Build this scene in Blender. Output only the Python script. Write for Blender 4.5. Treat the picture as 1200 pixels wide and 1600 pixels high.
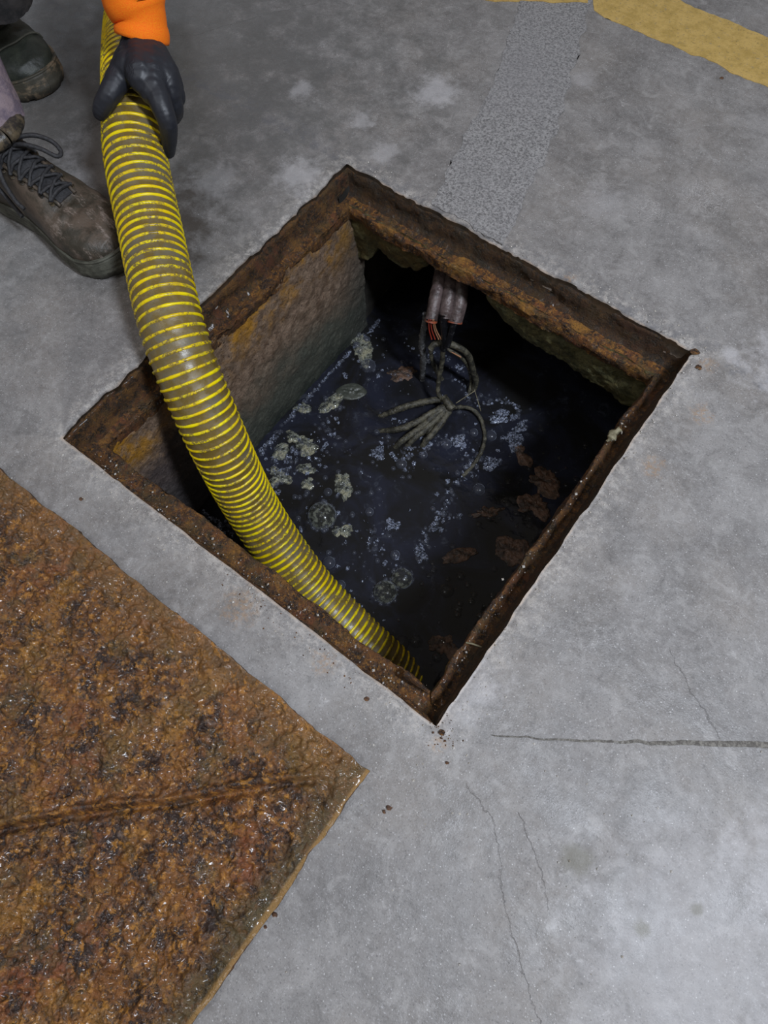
import bpy, bmesh, math, random
import numpy as np
from mathutils import Vector, Matrix

for o in list(bpy.data.objects): bpy.data.objects.remove(o, do_unlink=True)
scn = bpy.context.scene
COL = scn.collection
rng = np.random.RandomState(7)

# ------------------------------------------------------------------ camera
F = 1007.645
CAM = np.array([0.5961, -0.0652, 0.74])
R = np.array([[0.79903126, 0.55112899, -0.24042854],
              [0.60099146, -0.74459953, 0.29048373],
              [-0.01892897, -0.37660108, -0.92618212]])
cam_d = bpy.data.cameras.new('camera'); cam = bpy.data.objects.new('camera', cam_d); COL.objects.link(cam)
cam_d.sensor_width = 36; cam_d.lens = F * 36 / 1600; cam_d.clip_start = 0.01; cam_d.clip_end = 100
m4 = Matrix.Identity(4)
for i in range(3):
    m4[i][0] = R[i][0]; m4[i][1] = -R[i][1]; m4[i][2] = -R[i][2]; m4[i][3] = CAM[i]
cam.matrix_world = m4
scn.camera = cam

# ------------------------------------------------------------------ light, sky, exposure
scn.view_settings.view_transform = 'Standard'; scn.view_settings.look = 'None'
scn.view_settings.gamma = 1.0; scn.view_settings.exposure = 0.0; scn.view_settings.use_curve_mapping = False
world = bpy.data.worlds.new('world'); scn.world = world; world.use_nodes = True
bgn = world.node_tree.nodes['Background']
bgn.inputs[0].default_value = (1.0, 0.94, 0.88, 1); bgn.inputs[1].default_value = 0.20


def area(name, loc, aim, size, size_y, power, color):
    d = bpy.data.lights.new(name, 'AREA'); d.shape = 'RECTANGLE'; d.size = size; d.size_y = size_y
    d.energy = power; d.color = color
    o = bpy.data.objects.new(name, d); COL.objects.link(o); o.location = loc
    v = Vector(aim) - Vector(loc); o.rotation_euler = v.to_track_quat('-Z', 'Y').to_euler()
    return o


area('bay_lamp', (1.45, 0.15, 1.8), (0.45, 0.2, 0), 0.20, 0.45, 40, (0.82, 0.89, 1.0))
area('added_glint_lamp', (-0.25, -0.95, 2.5), (0.1, -0.3, 0), 0.10, 1.2, 9, (0.95, 0.97, 1.0))  # added lamp, only there to put glints and sheen on the rusty plate
area('far_doorway', (-3.2, 1.2, 2.6), (-0.4, 0.5, 0), 1.6, 1.6, 22, (0.72, 0.84, 1.0))

# ------------------------------------------------------------------ helpers
def ray(p):
    return R @ np.array([p[0] - 600, p[1] - 800, F])


def at(px, py, z=0.0):
    """point of the place at height z that the photograph shows at px, py"""
    d = ray((px, py)); t = (z - CAM[2]) / d[2]
    return CAM + t * d


_tab = np.random.RandomState(3).rand(64, 64, 64)


def vnoise(x, y, z):
    x, y, z = np.broadcast_arrays(np.asarray(x, float), y, z)
    xi, yi, zi = np.floor(x).astype(int), np.floor(y).astype(int), np.floor(z).astype(int)
    fx, fy, fz = x - xi, y - yi, z - zi
    fx, fy, fz = [f * f * (3 - 2 * f) for f in (fx, fy, fz)]
    r = 0
    for a in (0, 1):
        for b in (0, 1):
            for c in (0, 1):
                w = (fx if a else 1 - fx) * (fy if b else 1 - fy) * (fz if c else 1 - fz)
                r = r + w * _tab[(xi + a) % 64, (yi + b) % 64, (zi + c) % 64]
    return r * 2 - 1


def fbm(x, y, z=0.0, oct=4, gain=0.5):
    r, a, f = 0, 1.0, 1.0
    for k in range(oct):
        r = r + a * vnoise(np.asarray(x) * f + 17.3 * k, np.asarray(y) * f + 5.1 * k, np.asarray(z) * f + 9.7 * k); a *= gain; f *= 2.03
    return r


def tag(o, label=None, cat=None, group=None, kind=None):
    if label: o['label'] = label
    if cat: o['category'] = cat
    if group: o['group'] = group
    if kind: o['kind'] = kind
    return o


def empty(name, loc, label, cat, group=None):
    o = bpy.data.objects.new(name, None); COL.objects.link(o); o.location = loc; o.empty_display_size = 0.02
    return tag(o, label, cat, group)


def wpos(o):
    v = Vector((0, 0, 0))
    while o is not None: v += o.location; o = o.parent
    return v


def mesh(name, verts, faces, mat, parent=None, origin=None, smooth=True):
    """links world-space verts as ONE mesh object; origin = where its own origin stands"""
    verts = np.asarray(verts, float).reshape(-1, 3)
    base = np.array(wpos(parent)) if parent is not None else np.zeros(3)
    org = base if origin is None else np.asarray(origin, float)
    me = bpy.data.meshes.new(name)
    me.from_pydata((verts - org).tolist() if len(verts) < 5000 else (verts - org), [], faces)
    me.polygons.foreach_set('use_smooth', [smooth] * len(me.polygons))
    me.update()
    o = bpy.data.objects.new(name, me); COL.objects.link(o)
    if mat: me.materials.append(mat)
    if parent is not None: o.parent = parent
    o.location = (org - base).tolist()
    return o


def grid_faces(nu, nv, wrap_v=False, wrap_u=False):
    iu = np.arange(nu if wrap_u else nu - 1); iv = np.arange(nv if wrap_v else nv - 1)
    U, V = np.meshgrid(iu, iv, indexing='ij'); U2 = (U + 1) % nu; V2 = (V + 1) % nv
    return np.stack([U * nv + V, U2 * nv + V, U2 * nv + V2, U * nv + V2], -1).reshape(-1, 4)


def grid_mesh(name, P, mat, parent=None, origin=None, wrap_v=False, flip=False, smooth=True, caps=False):
    nu, nv = P.shape[:2]; f = grid_faces(nu, nv, wrap_v)
    if flip: f = f[:, ::-1]
    f = f.tolist()
    if caps:
        f.append(list(range(nv))[::-1] if not flip else list(range(nv)))
        l = [(nu - 1) * nv + i for i in range(nv)]; f.append(l if not flip else l[::-1])
    return mesh(name, P.reshape(-1, 3), f, mat, parent, origin, smooth)


def spline(pts, n):
    """Catmull-Rom through pts (any dimension), n samples about evenly spaced"""
    p = np.asarray(pts, float); p = np.vstack([2 * p[0] - p[1], p, 2 * p[-1] - p[-2]])
    out = []
    for i in range(1, len(p) - 2):
        t = np.linspace(0, 1, 40, endpoint=False)[:, None]
        a, b, c, d = p[i - 1], p[i], p[i + 1], p[i + 2]
        out.append(0.5 * ((2 * b) + (c - a) * t + (2 * a - 5 * b + 4 * c - d) * t ** 2 + (3 * b - a - 3 * c + d) * t ** 3))
    out = np.vstack(out + [p[-2][None]])
    L = np.r_[0, np.cumsum(np.linalg.norm(np.diff(out[:, :3], axis=0), axis=1))]
    s = np.linspace(0, L[-1], n)
    return np.stack([np.interp(s, L, out[:, k]) for k in range(p.shape[1])], 1), L[-1]


def frames(c):
    t = np.gradient(c, axis=0); t /= np.linalg.norm(t, axis=1)[:, None]
    up = np.array([0, 0, 1.0]); 
    if abs(t[0] @ up) > .9: up = np.array([1.0, 0, 0])
    n = np.cross(np.cross(t[0], up), t[0]); n /= np.linalg.norm(n); N = [n]
    for k in range(1, len(c)):
        n = N[-1] - t[k] * (N[-1] @ t[k]); n /= np.linalg.norm(n); N.append(n)
    N = np.array(N); return t, N, np.cross(t, N)


def tube(name, pts, rad, mat, parent=None, n=40, m=10, rough=0.0, origin=None):
    pts = np.asarray(pts, float)
    rr = np.full(len(pts), rad) if np.isscalar(rad) else np.asarray(rad, float)
    c, L = spline(np.c_[pts, rr], n); r = c[:, 3]; c = c[:, :3]
    t, N, B = frames(c); a = np.linspace(0, 2 * math.pi, m, endpoint=False)
    P = c[:, None] + r[:, None, None] * (np.cos(a)[None, :, None] * N[:, None] + np.sin(a)[None, :, None] * B[:, None])
    if rough:
        q = P.reshape(-1, 3); d = fbm(q[:, 0] * 160, q[:, 1] * 160, q[:, 2] * 160, 3).reshape(P.shape[:2])
        P = c[:, None] + (P - c[:, None]) * (1 + rough * d)[..., None]
    return grid_mesh(name, P, mat, parent, origin, wrap_v=True, flip=False, caps=True)


def capsule_union(name, segs, mat, parent=None, voxel=0.0015, smooth=6, warp=None, origin=None):
    """segs = chains of (x, y, z, r); their union remeshed into one continuous skin"""
    bm = bmesh.new()
    def ball(p, r, sub=2):
        bmesh.ops.create_icosphere(bm, subdivisions=sub, radius=r, matrix=Matrix.Translation(Vector(p)))
    for ch in segs:
        ch = np.asarray(ch, float)
        if len(ch) > 1:
            ns = max(2, int(sum(np.linalg.norm(np.diff(ch[:, :3], axis=0), axis=1)) / (0.35 * ch[:, 3].mean())))
            c, _ = spline(ch, ns)
        else: c = ch
        for q in c: ball(q[:3], q[3])
    me = bpy.data.meshes.new('tmp'); bm.to_mesh(me); bm.free()
    o = bpy.data.objects.new('tmp', me); COL.objects.link(o)
    md = o.modifiers.new('r', 'REMESH'); md.mode = 'VOXEL'; md.voxel_size = voxel
    ms = o.modifiers.new('s', 'SMOOTH'); ms.iterations = smooth; ms.factor = 0.5
    dg = bpy.context.evaluated_depsgraph_get(); ev = o.evaluated_get(dg); m2 = ev.to_mesh()
    v = np.empty(len(m2.vertices) * 3); m2.vertices.foreach_get('co', v); v = v.reshape(-1, 3)
    fs = [list(p.vertices) for p in m2.polygons]
    ev.to_mesh_clear(); bpy.data.objects.remove(o, do_unlink=True); bpy.data.meshes.remove(me)
    if warp is not None: v = warp(v)
    return mesh(name, v, fs, mat, parent, origin)


# ------------------------------------------------------------------ node helpers
class Mat:
    def __init__(s, name, rough=0.6, spec=0.5):
        s.m = bpy.data.materials.new(name); s.m.use_nodes = True; s.nt = s.m.node_tree
        s.b = s.nt.nodes['Principled BSDF']; s.b.inputs['Roughness'].default_value = rough
        s.b.inputs['Specular IOR Level'].default_value = spec
        s.tc = s.nt.nodes.new('ShaderNodeTexCoord'); s.co = s.tc.outputs['Object']
    def lk(s, a, b):
        if hasattr(a, 'is_linked') or hasattr(a, 'links'): s.nt.links.new(a, b)
        elif isinstance(a, (tuple, list)): b.default_value = (*a, 1) if len(a) == 3 and len(b.default_value) == 4 else a
        else: b.default_value = a
    def noise(s, scale, detail=4, rough=0.55, co=None, dist=0.0):
        n = s.nt.nodes.new('ShaderNodeTexNoise'); n.inputs['Scale'].default_value = scale
        n.inputs['Detail'].default_value = detail; n.inputs['Roughness'].default_value = rough
        n.inputs['Distortion'].default_value = dist
        s.lk(co if co is not None else s.co, n.inputs['Vector']); return n.outputs['Fac']
    def vor(s, scale, feat='F1', out='Distance', co=None):
        n = s.nt.nodes.new('ShaderNodeTexVoronoi'); n.feature = feat; n.inputs['Scale'].default_value = scale
        s.lk(co if co is not None else s.co, n.inputs['Vector']); return n.outputs[out]
    def ramp(s, f, a, b, lo=0.0, hi=1.0):
        n = s.nt.nodes.new('ShaderNodeMapRange'); n.interpolation_type = 'SMOOTHSTEP'
        s.lk(f, n.inputs[0]); n.inputs[1].default_value = a; n.inputs[2].default_value = b
        n.inputs[3].default_value = lo; n.inputs[4].default_value = hi; return n.outputs[0]
    def mix(s, f, a, b, mode='MIX'):
        n = s.nt.nodes.new('ShaderNodeMix'); n.data_type = 'RGBA'; n.blend_type = mode
        s.lk(f, n.inputs[0]); s.lk(a, n.inputs[6]); s.lk(b, n.inputs[7]); return n.outputs[2]
    def ma(s, op, a, b=0.0, c=0.0):
        n = s.nt.nodes.new('ShaderNodeMath'); n.operation = op
        s.lk(a, n.inputs[0]); s.lk(b, n.inputs[1])
        if op in ('MULTIPLY_ADD', 'SMOOTH_MIN'): s.lk(c, n.inputs[2])
        return n.outputs[0]
    def xyz(s, co=None):
        n = s.nt.nodes.new('ShaderNodeSeparateXYZ'); s.lk(co if co is not None else s.co, n.inputs[0]); return n.outputs
    def scaled(s, v, rot=(0, 0, 0)):
        n = s.nt.nodes.new('ShaderNodeMapping'); n.inputs['Scale'].default_value = v; n.inputs['Rotation'].default_value = rot
        s.lk(s.co, n.inputs[0]); return n.outputs[0]
    def geo(s): return s.nt.nodes.new('ShaderNodeNewGeometry')
    def bump(s, h, dist, strength=1.0, nrm=None):
        n = s.nt.nodes.new('ShaderNodeBump'); n.inputs['Distance'].default_value = dist; n.inputs['Strength'].default_value = strength
        s.lk(h, n.inputs['Height'])
        if nrm is not None: s.lk(nrm, n.inputs['Normal'])
        return n.outputs[0]
    def set(s, **k):
        for n, v in k.items(): s.lk(v, s.b.inputs[{'col': 'Base Color', 'rough': 'Roughness', 'nrm': 'Normal', 'metal': 'Metallic', 'coat': 'Coat Weight', 'coatr': 'Coat Roughness', 'alpha': 'Alpha', 'sheen': 'Sheen Weight', 'sss': 'Subsurface Weight'}.get(n, n)])
        return s.m
    def segdist(s, X, Y, a, b):
        """distance in the floor plane to the segment a-b"""
        dx, dy = b[0] - a[0], b[1] - a[1]; L2 = dx * dx + dy * dy
        px = s.ma('SUBTRACT', X, a[0]); py = s.ma('SUBTRACT', Y, a[1])
        t = s.ma('ADD', s.ma('MULTIPLY', px, dx / L2), s.ma('MULTIPLY', py, dy / L2))
        t = s.ma('MINIMUM', s.ma('MAXIMUM', t, 0.0), 1.0)
        ex = s.ma('SUBTRACT', px, s.ma('MULTIPLY', t, dx)); ey = s.ma('SUBTRACT', py, s.ma('MULTIPLY', t, dy))
        return s.ma('SQRT', s.ma('ADD', s.ma('MULTIPLY', ex, ex), s.ma('MULTIPLY', ey, ey)))
    def blot(s, X, Y, c, r, wob):
        """soft worn or shadow-coloured spot of radius r at c, its outline broken by wob"""
        dx = s.ma('SUBTRACT', X, c[0]); dy = s.ma('SUBTRACT', Y, c[1])
        d = s.ma('SQRT', s.ma('ADD', s.ma('MULTIPLY', dx, dx), s.ma('MULTIPLY', dy, dy)))
        d = s.ma('ADD', d, s.ma('MULTIPLY', s.ma('SUBTRACT', wob, 0.5), r * 2.2))
        return s.ramp(d, r * 0.25, r, 1.0, 0.0)


PX, PY = 0.6003, 0.6077           # pit opening: x 0..PX, y 0..PY
ZW = -0.375                       # water level


# ------------------------------------------------------------------ materials
def mat_concrete(name, strip=False):
    M = Mat(name, 0.55)
    X, Y, Z = M.xyz()
    big = M.noise(3.0, 5, 0.6); mid = M.noise(14, 6, 0.65); fine = M.noise(120, 4, 0.7); grit = M.noise(520, 2, 0.6)
    wob = M.noise(22, 5, 0.7)
    base = M.mix(M.ramp(big, 0.35, 0.65), (0.185, 0.172, 0.165), (0.272, 0.258, 0.250))
    base = M.mix(M.ramp(M.noise(5.3, 4, 0.6), 0.45, 0.62), base, (0.225, 0.205, 0.19))
    base = M.mix(M.ramp(mid, 0.32, 0.66), M.mix(0.5, base, (0.085, 0.08, 0.078)), base)
    # pale scratchy mottling
    sc = M.noise(60, 6, 0.8, dist=1.5)
    base = M.mix(M.ma('MULTIPLY', M.ramp(sc, 0.56, 0.72), M.ramp(mid, 0.4, 0.62)), base, (0.47, 0.455, 0.45))
    base = M.mix(M.ramp(fine, 0.3, 0.75, 0.0, 0.4), base, (0.33, 0.32, 0.315))
    base = M.mix(M.ramp(grit, 0.60, 0.72, 0.0, 0.6), base, (0.46, 0.45, 0.46))
    base = M.mix(M.ramp(grit, 0.42, 0.28, 0.0, 0.6), base, (0.08, 0.08, 0.085))
    m2 = M.noise(34, 6, 0.75, dist=0.6)
    base = M.mix(M.ramp(m2, 0.50, 0.66, 0.0, 0.45), base, (0.36, 0.345, 0.335))
    base = M.mix(M.ramp(m2, 0.46, 0.30, 0.0, 0.55), base, (0.115, 0.108, 0.104))
    # small pits and flecks
    base = M.mix(M.ramp(M.vor(95), 0.13, 0.05, 0.0, 0.5), base, (0.09, 0.085, 0.085))
    base = M.mix(M.ramp(M.vor(140), 0.11, 0.06, 0.0, 0.7), base, (0.6, 0.59, 0.58))
    if strip:
        base = M.mix(M.ramp(M.noise(260, 5, 0.85), 0.36, 0.62), (0.075, 0.072, 0.072), (0.37, 0.36, 0.355))
        base = M.mix(M.ramp(big, 0.3, 0.7, 0.0, 0.5), base, (0.24, 0.23, 0.235))
        M.set(rough=0.8, nrm=M.bump(M.noise(260, 3, 0.8), 0.0012))
        return M.set(col=base)
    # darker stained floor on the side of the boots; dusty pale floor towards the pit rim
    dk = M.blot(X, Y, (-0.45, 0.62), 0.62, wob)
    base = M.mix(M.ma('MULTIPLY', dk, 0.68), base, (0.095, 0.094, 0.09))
    dk2 = M.blot(X, Y, (-0.17, 0.33), 0.13, wob)  # brown stain, with the hose's shadow painted into it
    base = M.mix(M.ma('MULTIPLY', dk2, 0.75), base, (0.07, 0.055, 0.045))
    # distance outward from the rim of the opening
    ox = M.ma('MAXIMUM', M.ma('MULTIPLY', X, -1.0), M.ma('SUBTRACT', X, PX)); oy = M.ma('MAXIMUM', M.ma('MULTIPLY', Y, -1.0), M.ma('SUBTRACT', Y, PY))
    d = M.ma('MAXIMUM', ox, oy)
    rim = M.ramp(M.ma('ADD', d, M.ma('MULTIPLY', M.ma('SUBTRACT', wob, 0.5), 0.05)), 0.0, 0.05, 1.0, 0.0)
    base = M.mix(M.ma('MULTIPLY', rim, M.ramp(M.noise(75, 6, 0.85), 0.46, 0.62, 0.05, 0.7)), base, (0.50, 0.465, 0.43))
    gr = M.ma('MULTIPLY', M.ramp(M.ma('SUBTRACT', Y, PY), 0.0, 0.05, 1.0, 0.0), M.ramp(Y, PY - 0.01, PY, 0.0, 1.0))
    base = M.mix(M.ma('MULTIPLY', gr, M.ramp(M.noise(45, 5, 0.7), 0.45, 0.6, 0.0, 0.6)), base, (0.12, 0.12, 0.13))
    base = M.mix(M.ma('MULTIPLY', M.ramp(d, 0.0012, 0.0045, 0.75, 0.0), M.ramp(M.noise(60, 4), 0.4, 0.6, 0.2, 1.0)), base, (0.50, 0.40, 0.32))
    # pale worn and chalky spots
    for c, r, k in [((-0.174, 0.701), 0.03, 0.35), ((0.015, 0.83), 0.05, 0.4), ((-0.045, 0.70), 0.03, 0.35), ((0.03, 0.665), 0.03, 0.3),
                    ((-0.048, 0.545), 0.05, 0.4), ((0.74, 0.67), 0.10, 0.4), ((0.645, 0.63), 0.02, 0.4), ((0.36, 0.77), 0.05, 0.15),
                    ((-0.33, 0.40), 0.10, 0.35), ((0.92, -0.02), 0.16, 0.22), ((0.95, 0.10), 0.07, 0.2), ((-0.15, 0.46), 0.05, 0.2), ((0.2, 1.0), 0.03, 0.2), ((0.60, 0.05), 0.06, 0.3)]:
        w = M.blot(X, Y, c, r, M.noise(38, 6, 0.75))
        base = M.mix(M.ma('MULTIPLY', w, k), base, (0.60, 0.585, 0.60))
    for c, r in [((0.79, -0.02), 0.02), ((0.87, -0.035), 0.01), ((0.905, 0.012), 0.008), ((0.66, 0.50), 0.0)]:
        if r: base = M.mix(M.ma('MULTIPLY', M.blot(X, Y, c, r, wob), 0.7), base, (0.16, 0.15, 0.12))
    for c, r in [((0.655, 0.525), 0.02), ((0.615, -0.015), 0.014), ((0.64, 0.42), 0.02), ((0.625, 0.60), 0.016), ((0.40, 0.618), 0.012), ((0.2, 0.625), 0.012), ((0.34, -0.03), 0.03), ((0.46, -0.02), 0.02)]:
        base = M.mix(M.ma('MULTIPLY', M.ma('MULTIPLY', M.blot(X, Y, c, r, M.noise(70, 5, 0.75)), 0.42), M.ramp(M.noise(160, 4, 0.7), 0.4, 0.6)), base, (0.36, 0.20, 0.08))
    # chalk scribbles
    zx = M.noise(70, 2, 0.5, dist=3.5)
    scr = M.ma('MULTIPLY', M.blot(X, Y, (0.487, 0.873), 0.06, 0.5), M.ramp(M.ma('ABSOLUTE', M.ma('SUBTRACT', zx, 0.5)), 0.0, 0.03, 1.0, 0.0))
    base = M.mix(M.ma('MULTIPLY', scr, 0.8), base, (0.5, 0.48, 0.47))
    scr = M.ma('MULTIPLY', M.blot(X, Y, (0.43, 0.80), 0.035, 0.5), M.ramp(M.ma('ABSOLUTE', M.ma('SUBTRACT', zx, 0.5)), 0.0, 0.05, 1.0, 0.0))
    base = M.mix(M.ma('MULTIPLY', scr, 0.6), base, (0.5, 0.48, 0.47))
    # hairline cracks
    wx = M.ma('ADD', X, M.ma('MULTIPLY', M.ma('SUBTRACT', M.noise(45, 5, 0.7), 0.5), 0.018))
    wy = M.ma('ADD', Y, M.ma('MULTIPLY', M.ma('SUBTRACT', M.noise(52, 5, 0.7), 0.5), 0.018))
    dm = None
    for ln in [[(0.66, -0.03), (0.70, -0.04), (0.758, -0.104), (0.788, -0.128), (0.84, -0.165)], [(0.765, 0.225), (0.805, 0.198), (0.853, 0.172)],
               [(0.72, -0.02), (0.765, -0.05), (0.79, -0.075)], [(-0.48, 0.66), (-0.42, 0.70), (-0.38, 0.78), (-0.3, 0.9)], [(0.135, 0.62), (0.155, 0.68), (0.15, 0.71)]]:
        for a, b in zip(ln[:-1], ln[1:]):
            q = M.segdist(wx, wy, a, b); dm = q if dm is None else M.ma('MINIMUM', dm, q)
    ck = M.ramp(dm, 0.0002, 0.0008, 1.0, 0.0)
    base = M.mix(M.ma('MULTIPLY', ck, M.ramp(wob, 0.42, 0.58, 0.05, 0.45)), base, (0.075, 0.07, 0.07))
    h = M.ma('ADD', M.ma('MULTIPLY', fine, 0.5), M.ma('ADD', M.ma('MULTIPLY', grit, 0.25), M.ma('MULTIPLY', ck, -0.4)))
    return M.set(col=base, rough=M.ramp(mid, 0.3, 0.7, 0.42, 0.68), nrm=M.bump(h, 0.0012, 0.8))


def mat_rust(name, dark=0.0, wet=0.35, sc=1.0, orange=0.5):
    M = Mat(name, 0.5)
    a = M.noise(9 * sc, 6, 0.65); b = M.noise(40 * sc, 6, 0.7); c = M.noise(120 * sc, 5, 0.75); e = M.noise(320 * sc, 3, 0.6)
    col = M.mix(M.ramp(b, 0.39, 0.62), (0.030, 0.016, 0.012), (0.21, 0.080, 0.016))
    col = M.mix(M.ramp(c, 0.50, 0.64, 0.0, 0.85), col, (0.46, 0.20, 0.030))
    col = M.mix(M.ma('MULTIPLY', M.ramp(a, 0.5, 0.66), M.ramp(b, 0.4, 0.6, 0.0, 0.7)), col, (0.23, 0.062, 0.026))
    col = M.mix(M.ramp(M.noise(15 * sc, 5, 0.6), 0.50, 0.68, 0.0, orange), col, (0.40, 0.19, 0.03))
    col = M.mix(M.ma('MULTIPLY', M.ramp(M.noise(21 * sc, 4, 0.6), 0.52, 0.62), M.ramp(c, 0.35, 0.6, 0.2, 0.6)), col, (0.09, 0.065, 0.022))
    col = M.mix(M.ramp(M.noise(70 * sc, 4, 0.7), 0.57, 0.70, 0.0, 0.6), col, (0.20, 0.14, 0.11))
    col = M.mix(M.ramp(e, 0.47, 0.32, 0.0, 0.75), col, (0.016, 0.010, 0.009))
    if dark: col = M.mix(dark, col, (0.022, 0.017, 0.011))
    if name == 'wet_rust':
        X, Y, Z = M.xyz(); wb = M.ma('MULTIPLY', M.ma('SUBTRACT', b, 0.5), 0.05)
        ex = M.ramp(M.ma('ADD', X, M.ma('MULTIPLY', wb, 2.0)), 0.262, 0.292); ey = M.ramp(M.ma('ADD', Y, wb), 0.235, 0.29)
        col = M.mix(M.ma('MULTIPLY', ex, M.ramp(c, 0.35, 0.6, 0.35, 0.85)), col, (0.075, 0.062, 0.030))
        col = M.mix(M.ma('MULTIPLY', ey, M.ramp(c, 0.62, 0.42, 0.1, 0.6)), col, (0.25, 0.13, 0.045))
        col = M.mix(M.ramp(X, 0.2955, 0.299, 0, .7), col, (0.36, 0.2, 0.06))
    h = M.ma('ADD', M.ma('MULTIPLY', c, 0.9), M.ma('MULTIPLY', e, 0.3))
    return M.set(col=col, rough=M.ramp(b, 0.35, 0.65, wet * 0.6, min(1.0, wet * 1.9)), nrm=M.bump(h, 0.0045, 1.0), coat=(0.35 if wet < .3 else 0.12), coatr=0.16)


def mat_wall(name, kind):
    M = Mat(name, 0.6)
    X, Y, Z = M.xyz()
    a = M.noise(11, 5, 0.6); b = M.noise(45, 6, 0.7); c = M.noise(230, 4, 0.75)
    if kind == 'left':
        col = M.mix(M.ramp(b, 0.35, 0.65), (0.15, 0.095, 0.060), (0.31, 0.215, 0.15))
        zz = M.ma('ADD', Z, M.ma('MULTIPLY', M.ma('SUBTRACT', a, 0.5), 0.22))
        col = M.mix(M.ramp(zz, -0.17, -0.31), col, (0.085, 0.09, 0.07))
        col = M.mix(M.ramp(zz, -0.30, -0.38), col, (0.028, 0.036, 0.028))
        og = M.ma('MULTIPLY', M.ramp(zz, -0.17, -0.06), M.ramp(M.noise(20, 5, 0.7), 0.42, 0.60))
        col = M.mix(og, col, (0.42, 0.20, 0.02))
        pz = M.ramp(Y, 0.19, 0.13); col = M.mix(M.ma('MULTIPLY', M.ma('MULTIPLY', pz, M.ramp(zz, -0.12, -0.17)), 0.8), col, (0.06, 0.05, 0.055))  # hose shadow and purple stain painted on the near end of the wall
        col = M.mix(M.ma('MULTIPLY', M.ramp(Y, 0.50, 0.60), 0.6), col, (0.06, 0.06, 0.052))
    else:
        col = M.mix(M.ramp(b, 0.35, 0.65), (0.060, 0.060, 0.026), (0.17, 0.155, 0.07))
        col = M.mix(M.ramp(a, 0.5, 0.68), col, (0.11, 0.075, 0.02))
    col = M.mix(M.ramp(c, 0.46, 0.32, 0.0, 0.8), col, (0.02, 0.016, 0.012))
    col = M.mix(M.ramp(c, 0.60, 0.72, 0.0, 0.5), col, (0.30, 0.27, 0.23))
    return M.set(col=col, rough=0.55, nrm=M.bump(M.ma('ADD', c, M.ma('MULTIPLY', b, 0.6)), 0.003, 0.9))


def simple(name, c, rough=0.5, c2=None, scale=60, bump=0.0, lo=0.4, hi=0.62, **k):
    M = Mat(name, rough)
    n = M.noise(scale, 5, 0.7)
    if c2: M.set(col=M.mix(M.ramp(n, lo, hi), c, c2))
    else: M.set(col=c)
    if bump: M.set(nrm=M.bump(M.noise(scale * 3, 4, 0.7), bump))
    if k: M.set(**k)
    return M.m


MT = {}
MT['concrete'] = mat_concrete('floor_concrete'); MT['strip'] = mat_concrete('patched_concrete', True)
MT['rust_lid'] = mat_rust('wet_rust', 0.0, 0.28)
MT['rust_frame'] = mat_rust('frame_rust', 0.35, 0.5, 1.6)
MT['rust_ochre'] = mat_rust('ochre_rust', 0.18, 0.6, 1.6, 0.9)
MT['rust_grey'] = mat_rust('weathered_rust', 0.45, 0.45, 1.6, 0.15)
MT['rust_shaded'] = mat_rust('shaded_rust', 0.80, 0.7, 1.6)  # shade on the far and right rim faces put into the rust colour
MT['wall_left'] = mat_wall('stained_wall', 'left'); MT['wall_green'] = mat_wall('mossy_wall', 'green')
MT['wall_dark'] = simple('dark_earth', (0.012, 0.011, 0.009), 0.9, (0.03, 0.026, 0.02), 30, 0.002)
MT['grit'] = simple('pale_grit', (0.62, 0.60, 0.57), 0.35, (0.4, 0.36, 0.3), 300)
MT['clod'] = simple('rust_clod', (0.06, 0.03, 0.02), 0.6, (0.2, 0.09, 0.03), 200, 0.001)


# yellow paint
M = Mat('worn_yellow_paint', 0.55)
n = M.noise(40, 6, 0.75); g = M.noise(260, 3, 0.7)
c = M.mix(M.ramp(n, 0.35, 0.62), (0.42, 0.28, 0.075), (0.56, 0.38, 0.12))
c = M.mix(M.ramp(M.noise(110, 5, 0.8), 0.57, 0.68, 0.0, 0.7), c, (0.26, 0.22, 0.15))
c = M.mix(M.ramp(g, 0.42, 0.3, 0.0, 0.6), c, (0.13, 0.1, 0.06))
MT['yellow'] = M.set(col=c, nrm=M.bump(g, 0.0006))

# water
M = Mat('black_water', 0.06)
n = M.noise(9, 5, 0.6, dist=0.8); n2 = M.noise(38, 6, 0.7, dist=1.2)
c = M.mix(M.ramp(n, 0.38, 0.68), (0.013, 0.0125, 0.012), (0.022, 0.024, 0.038))  # bluish haze of the lit water put into the colour in patches
c = M.mix(M.ma('MULTIPLY', M.ramp(n2, 0.54, 0.70), M.ramp(n, 0.45, 0.6, 0.0, 0.6)), c, (0.07, 0.078, 0.10))
M.b.inputs['IOR'].default_value = 1.33
MT['water'] = M.set(col=c, nrm=M.bump(M.ma('ADD', M.noise(26, 3, 0.5), M.ma('MULTIPLY', M.noise(120, 3, 0.6), 0.15)), 0.004, 0.5))

# bubble film
def bubble_mat(name, body, amt):
    M = Mat(name, 0.2)
    lw = M.nt.nodes.new('ShaderNodeLayerWeight'); lw.inputs[0].default_value = 0.55
    a = M.ramp(lw.outputs['Facing'], 0.45, 0.9, amt if amt < .4 else 0.10, 0.85)
    M.b.inputs['IOR'].default_value = 1.5; M.b.inputs['Specular IOR Level'].default_value = 1.0
    return M.set(col=M.mix(M.ma('MULTIPLY', M.ramp(lw.outputs['Facing'], 0.3, 0.8), M.ramp(M.noise(160, 3, 0.7), 0.4, 0.62)), body, (0.45, 0.50, 0.62) if amt > .2 else (0.22, 0.20, 0.16)), alpha=(M.ma('MAXIMUM', a, M.ramp(M.noise(95, 4, 0.7), 0.46, 0.62, 0.08, 0.85)) if amt > .4 else a), nrm=M.bump(M.noise(70, 2, 0.5), 0.0012, 0.4))


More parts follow.
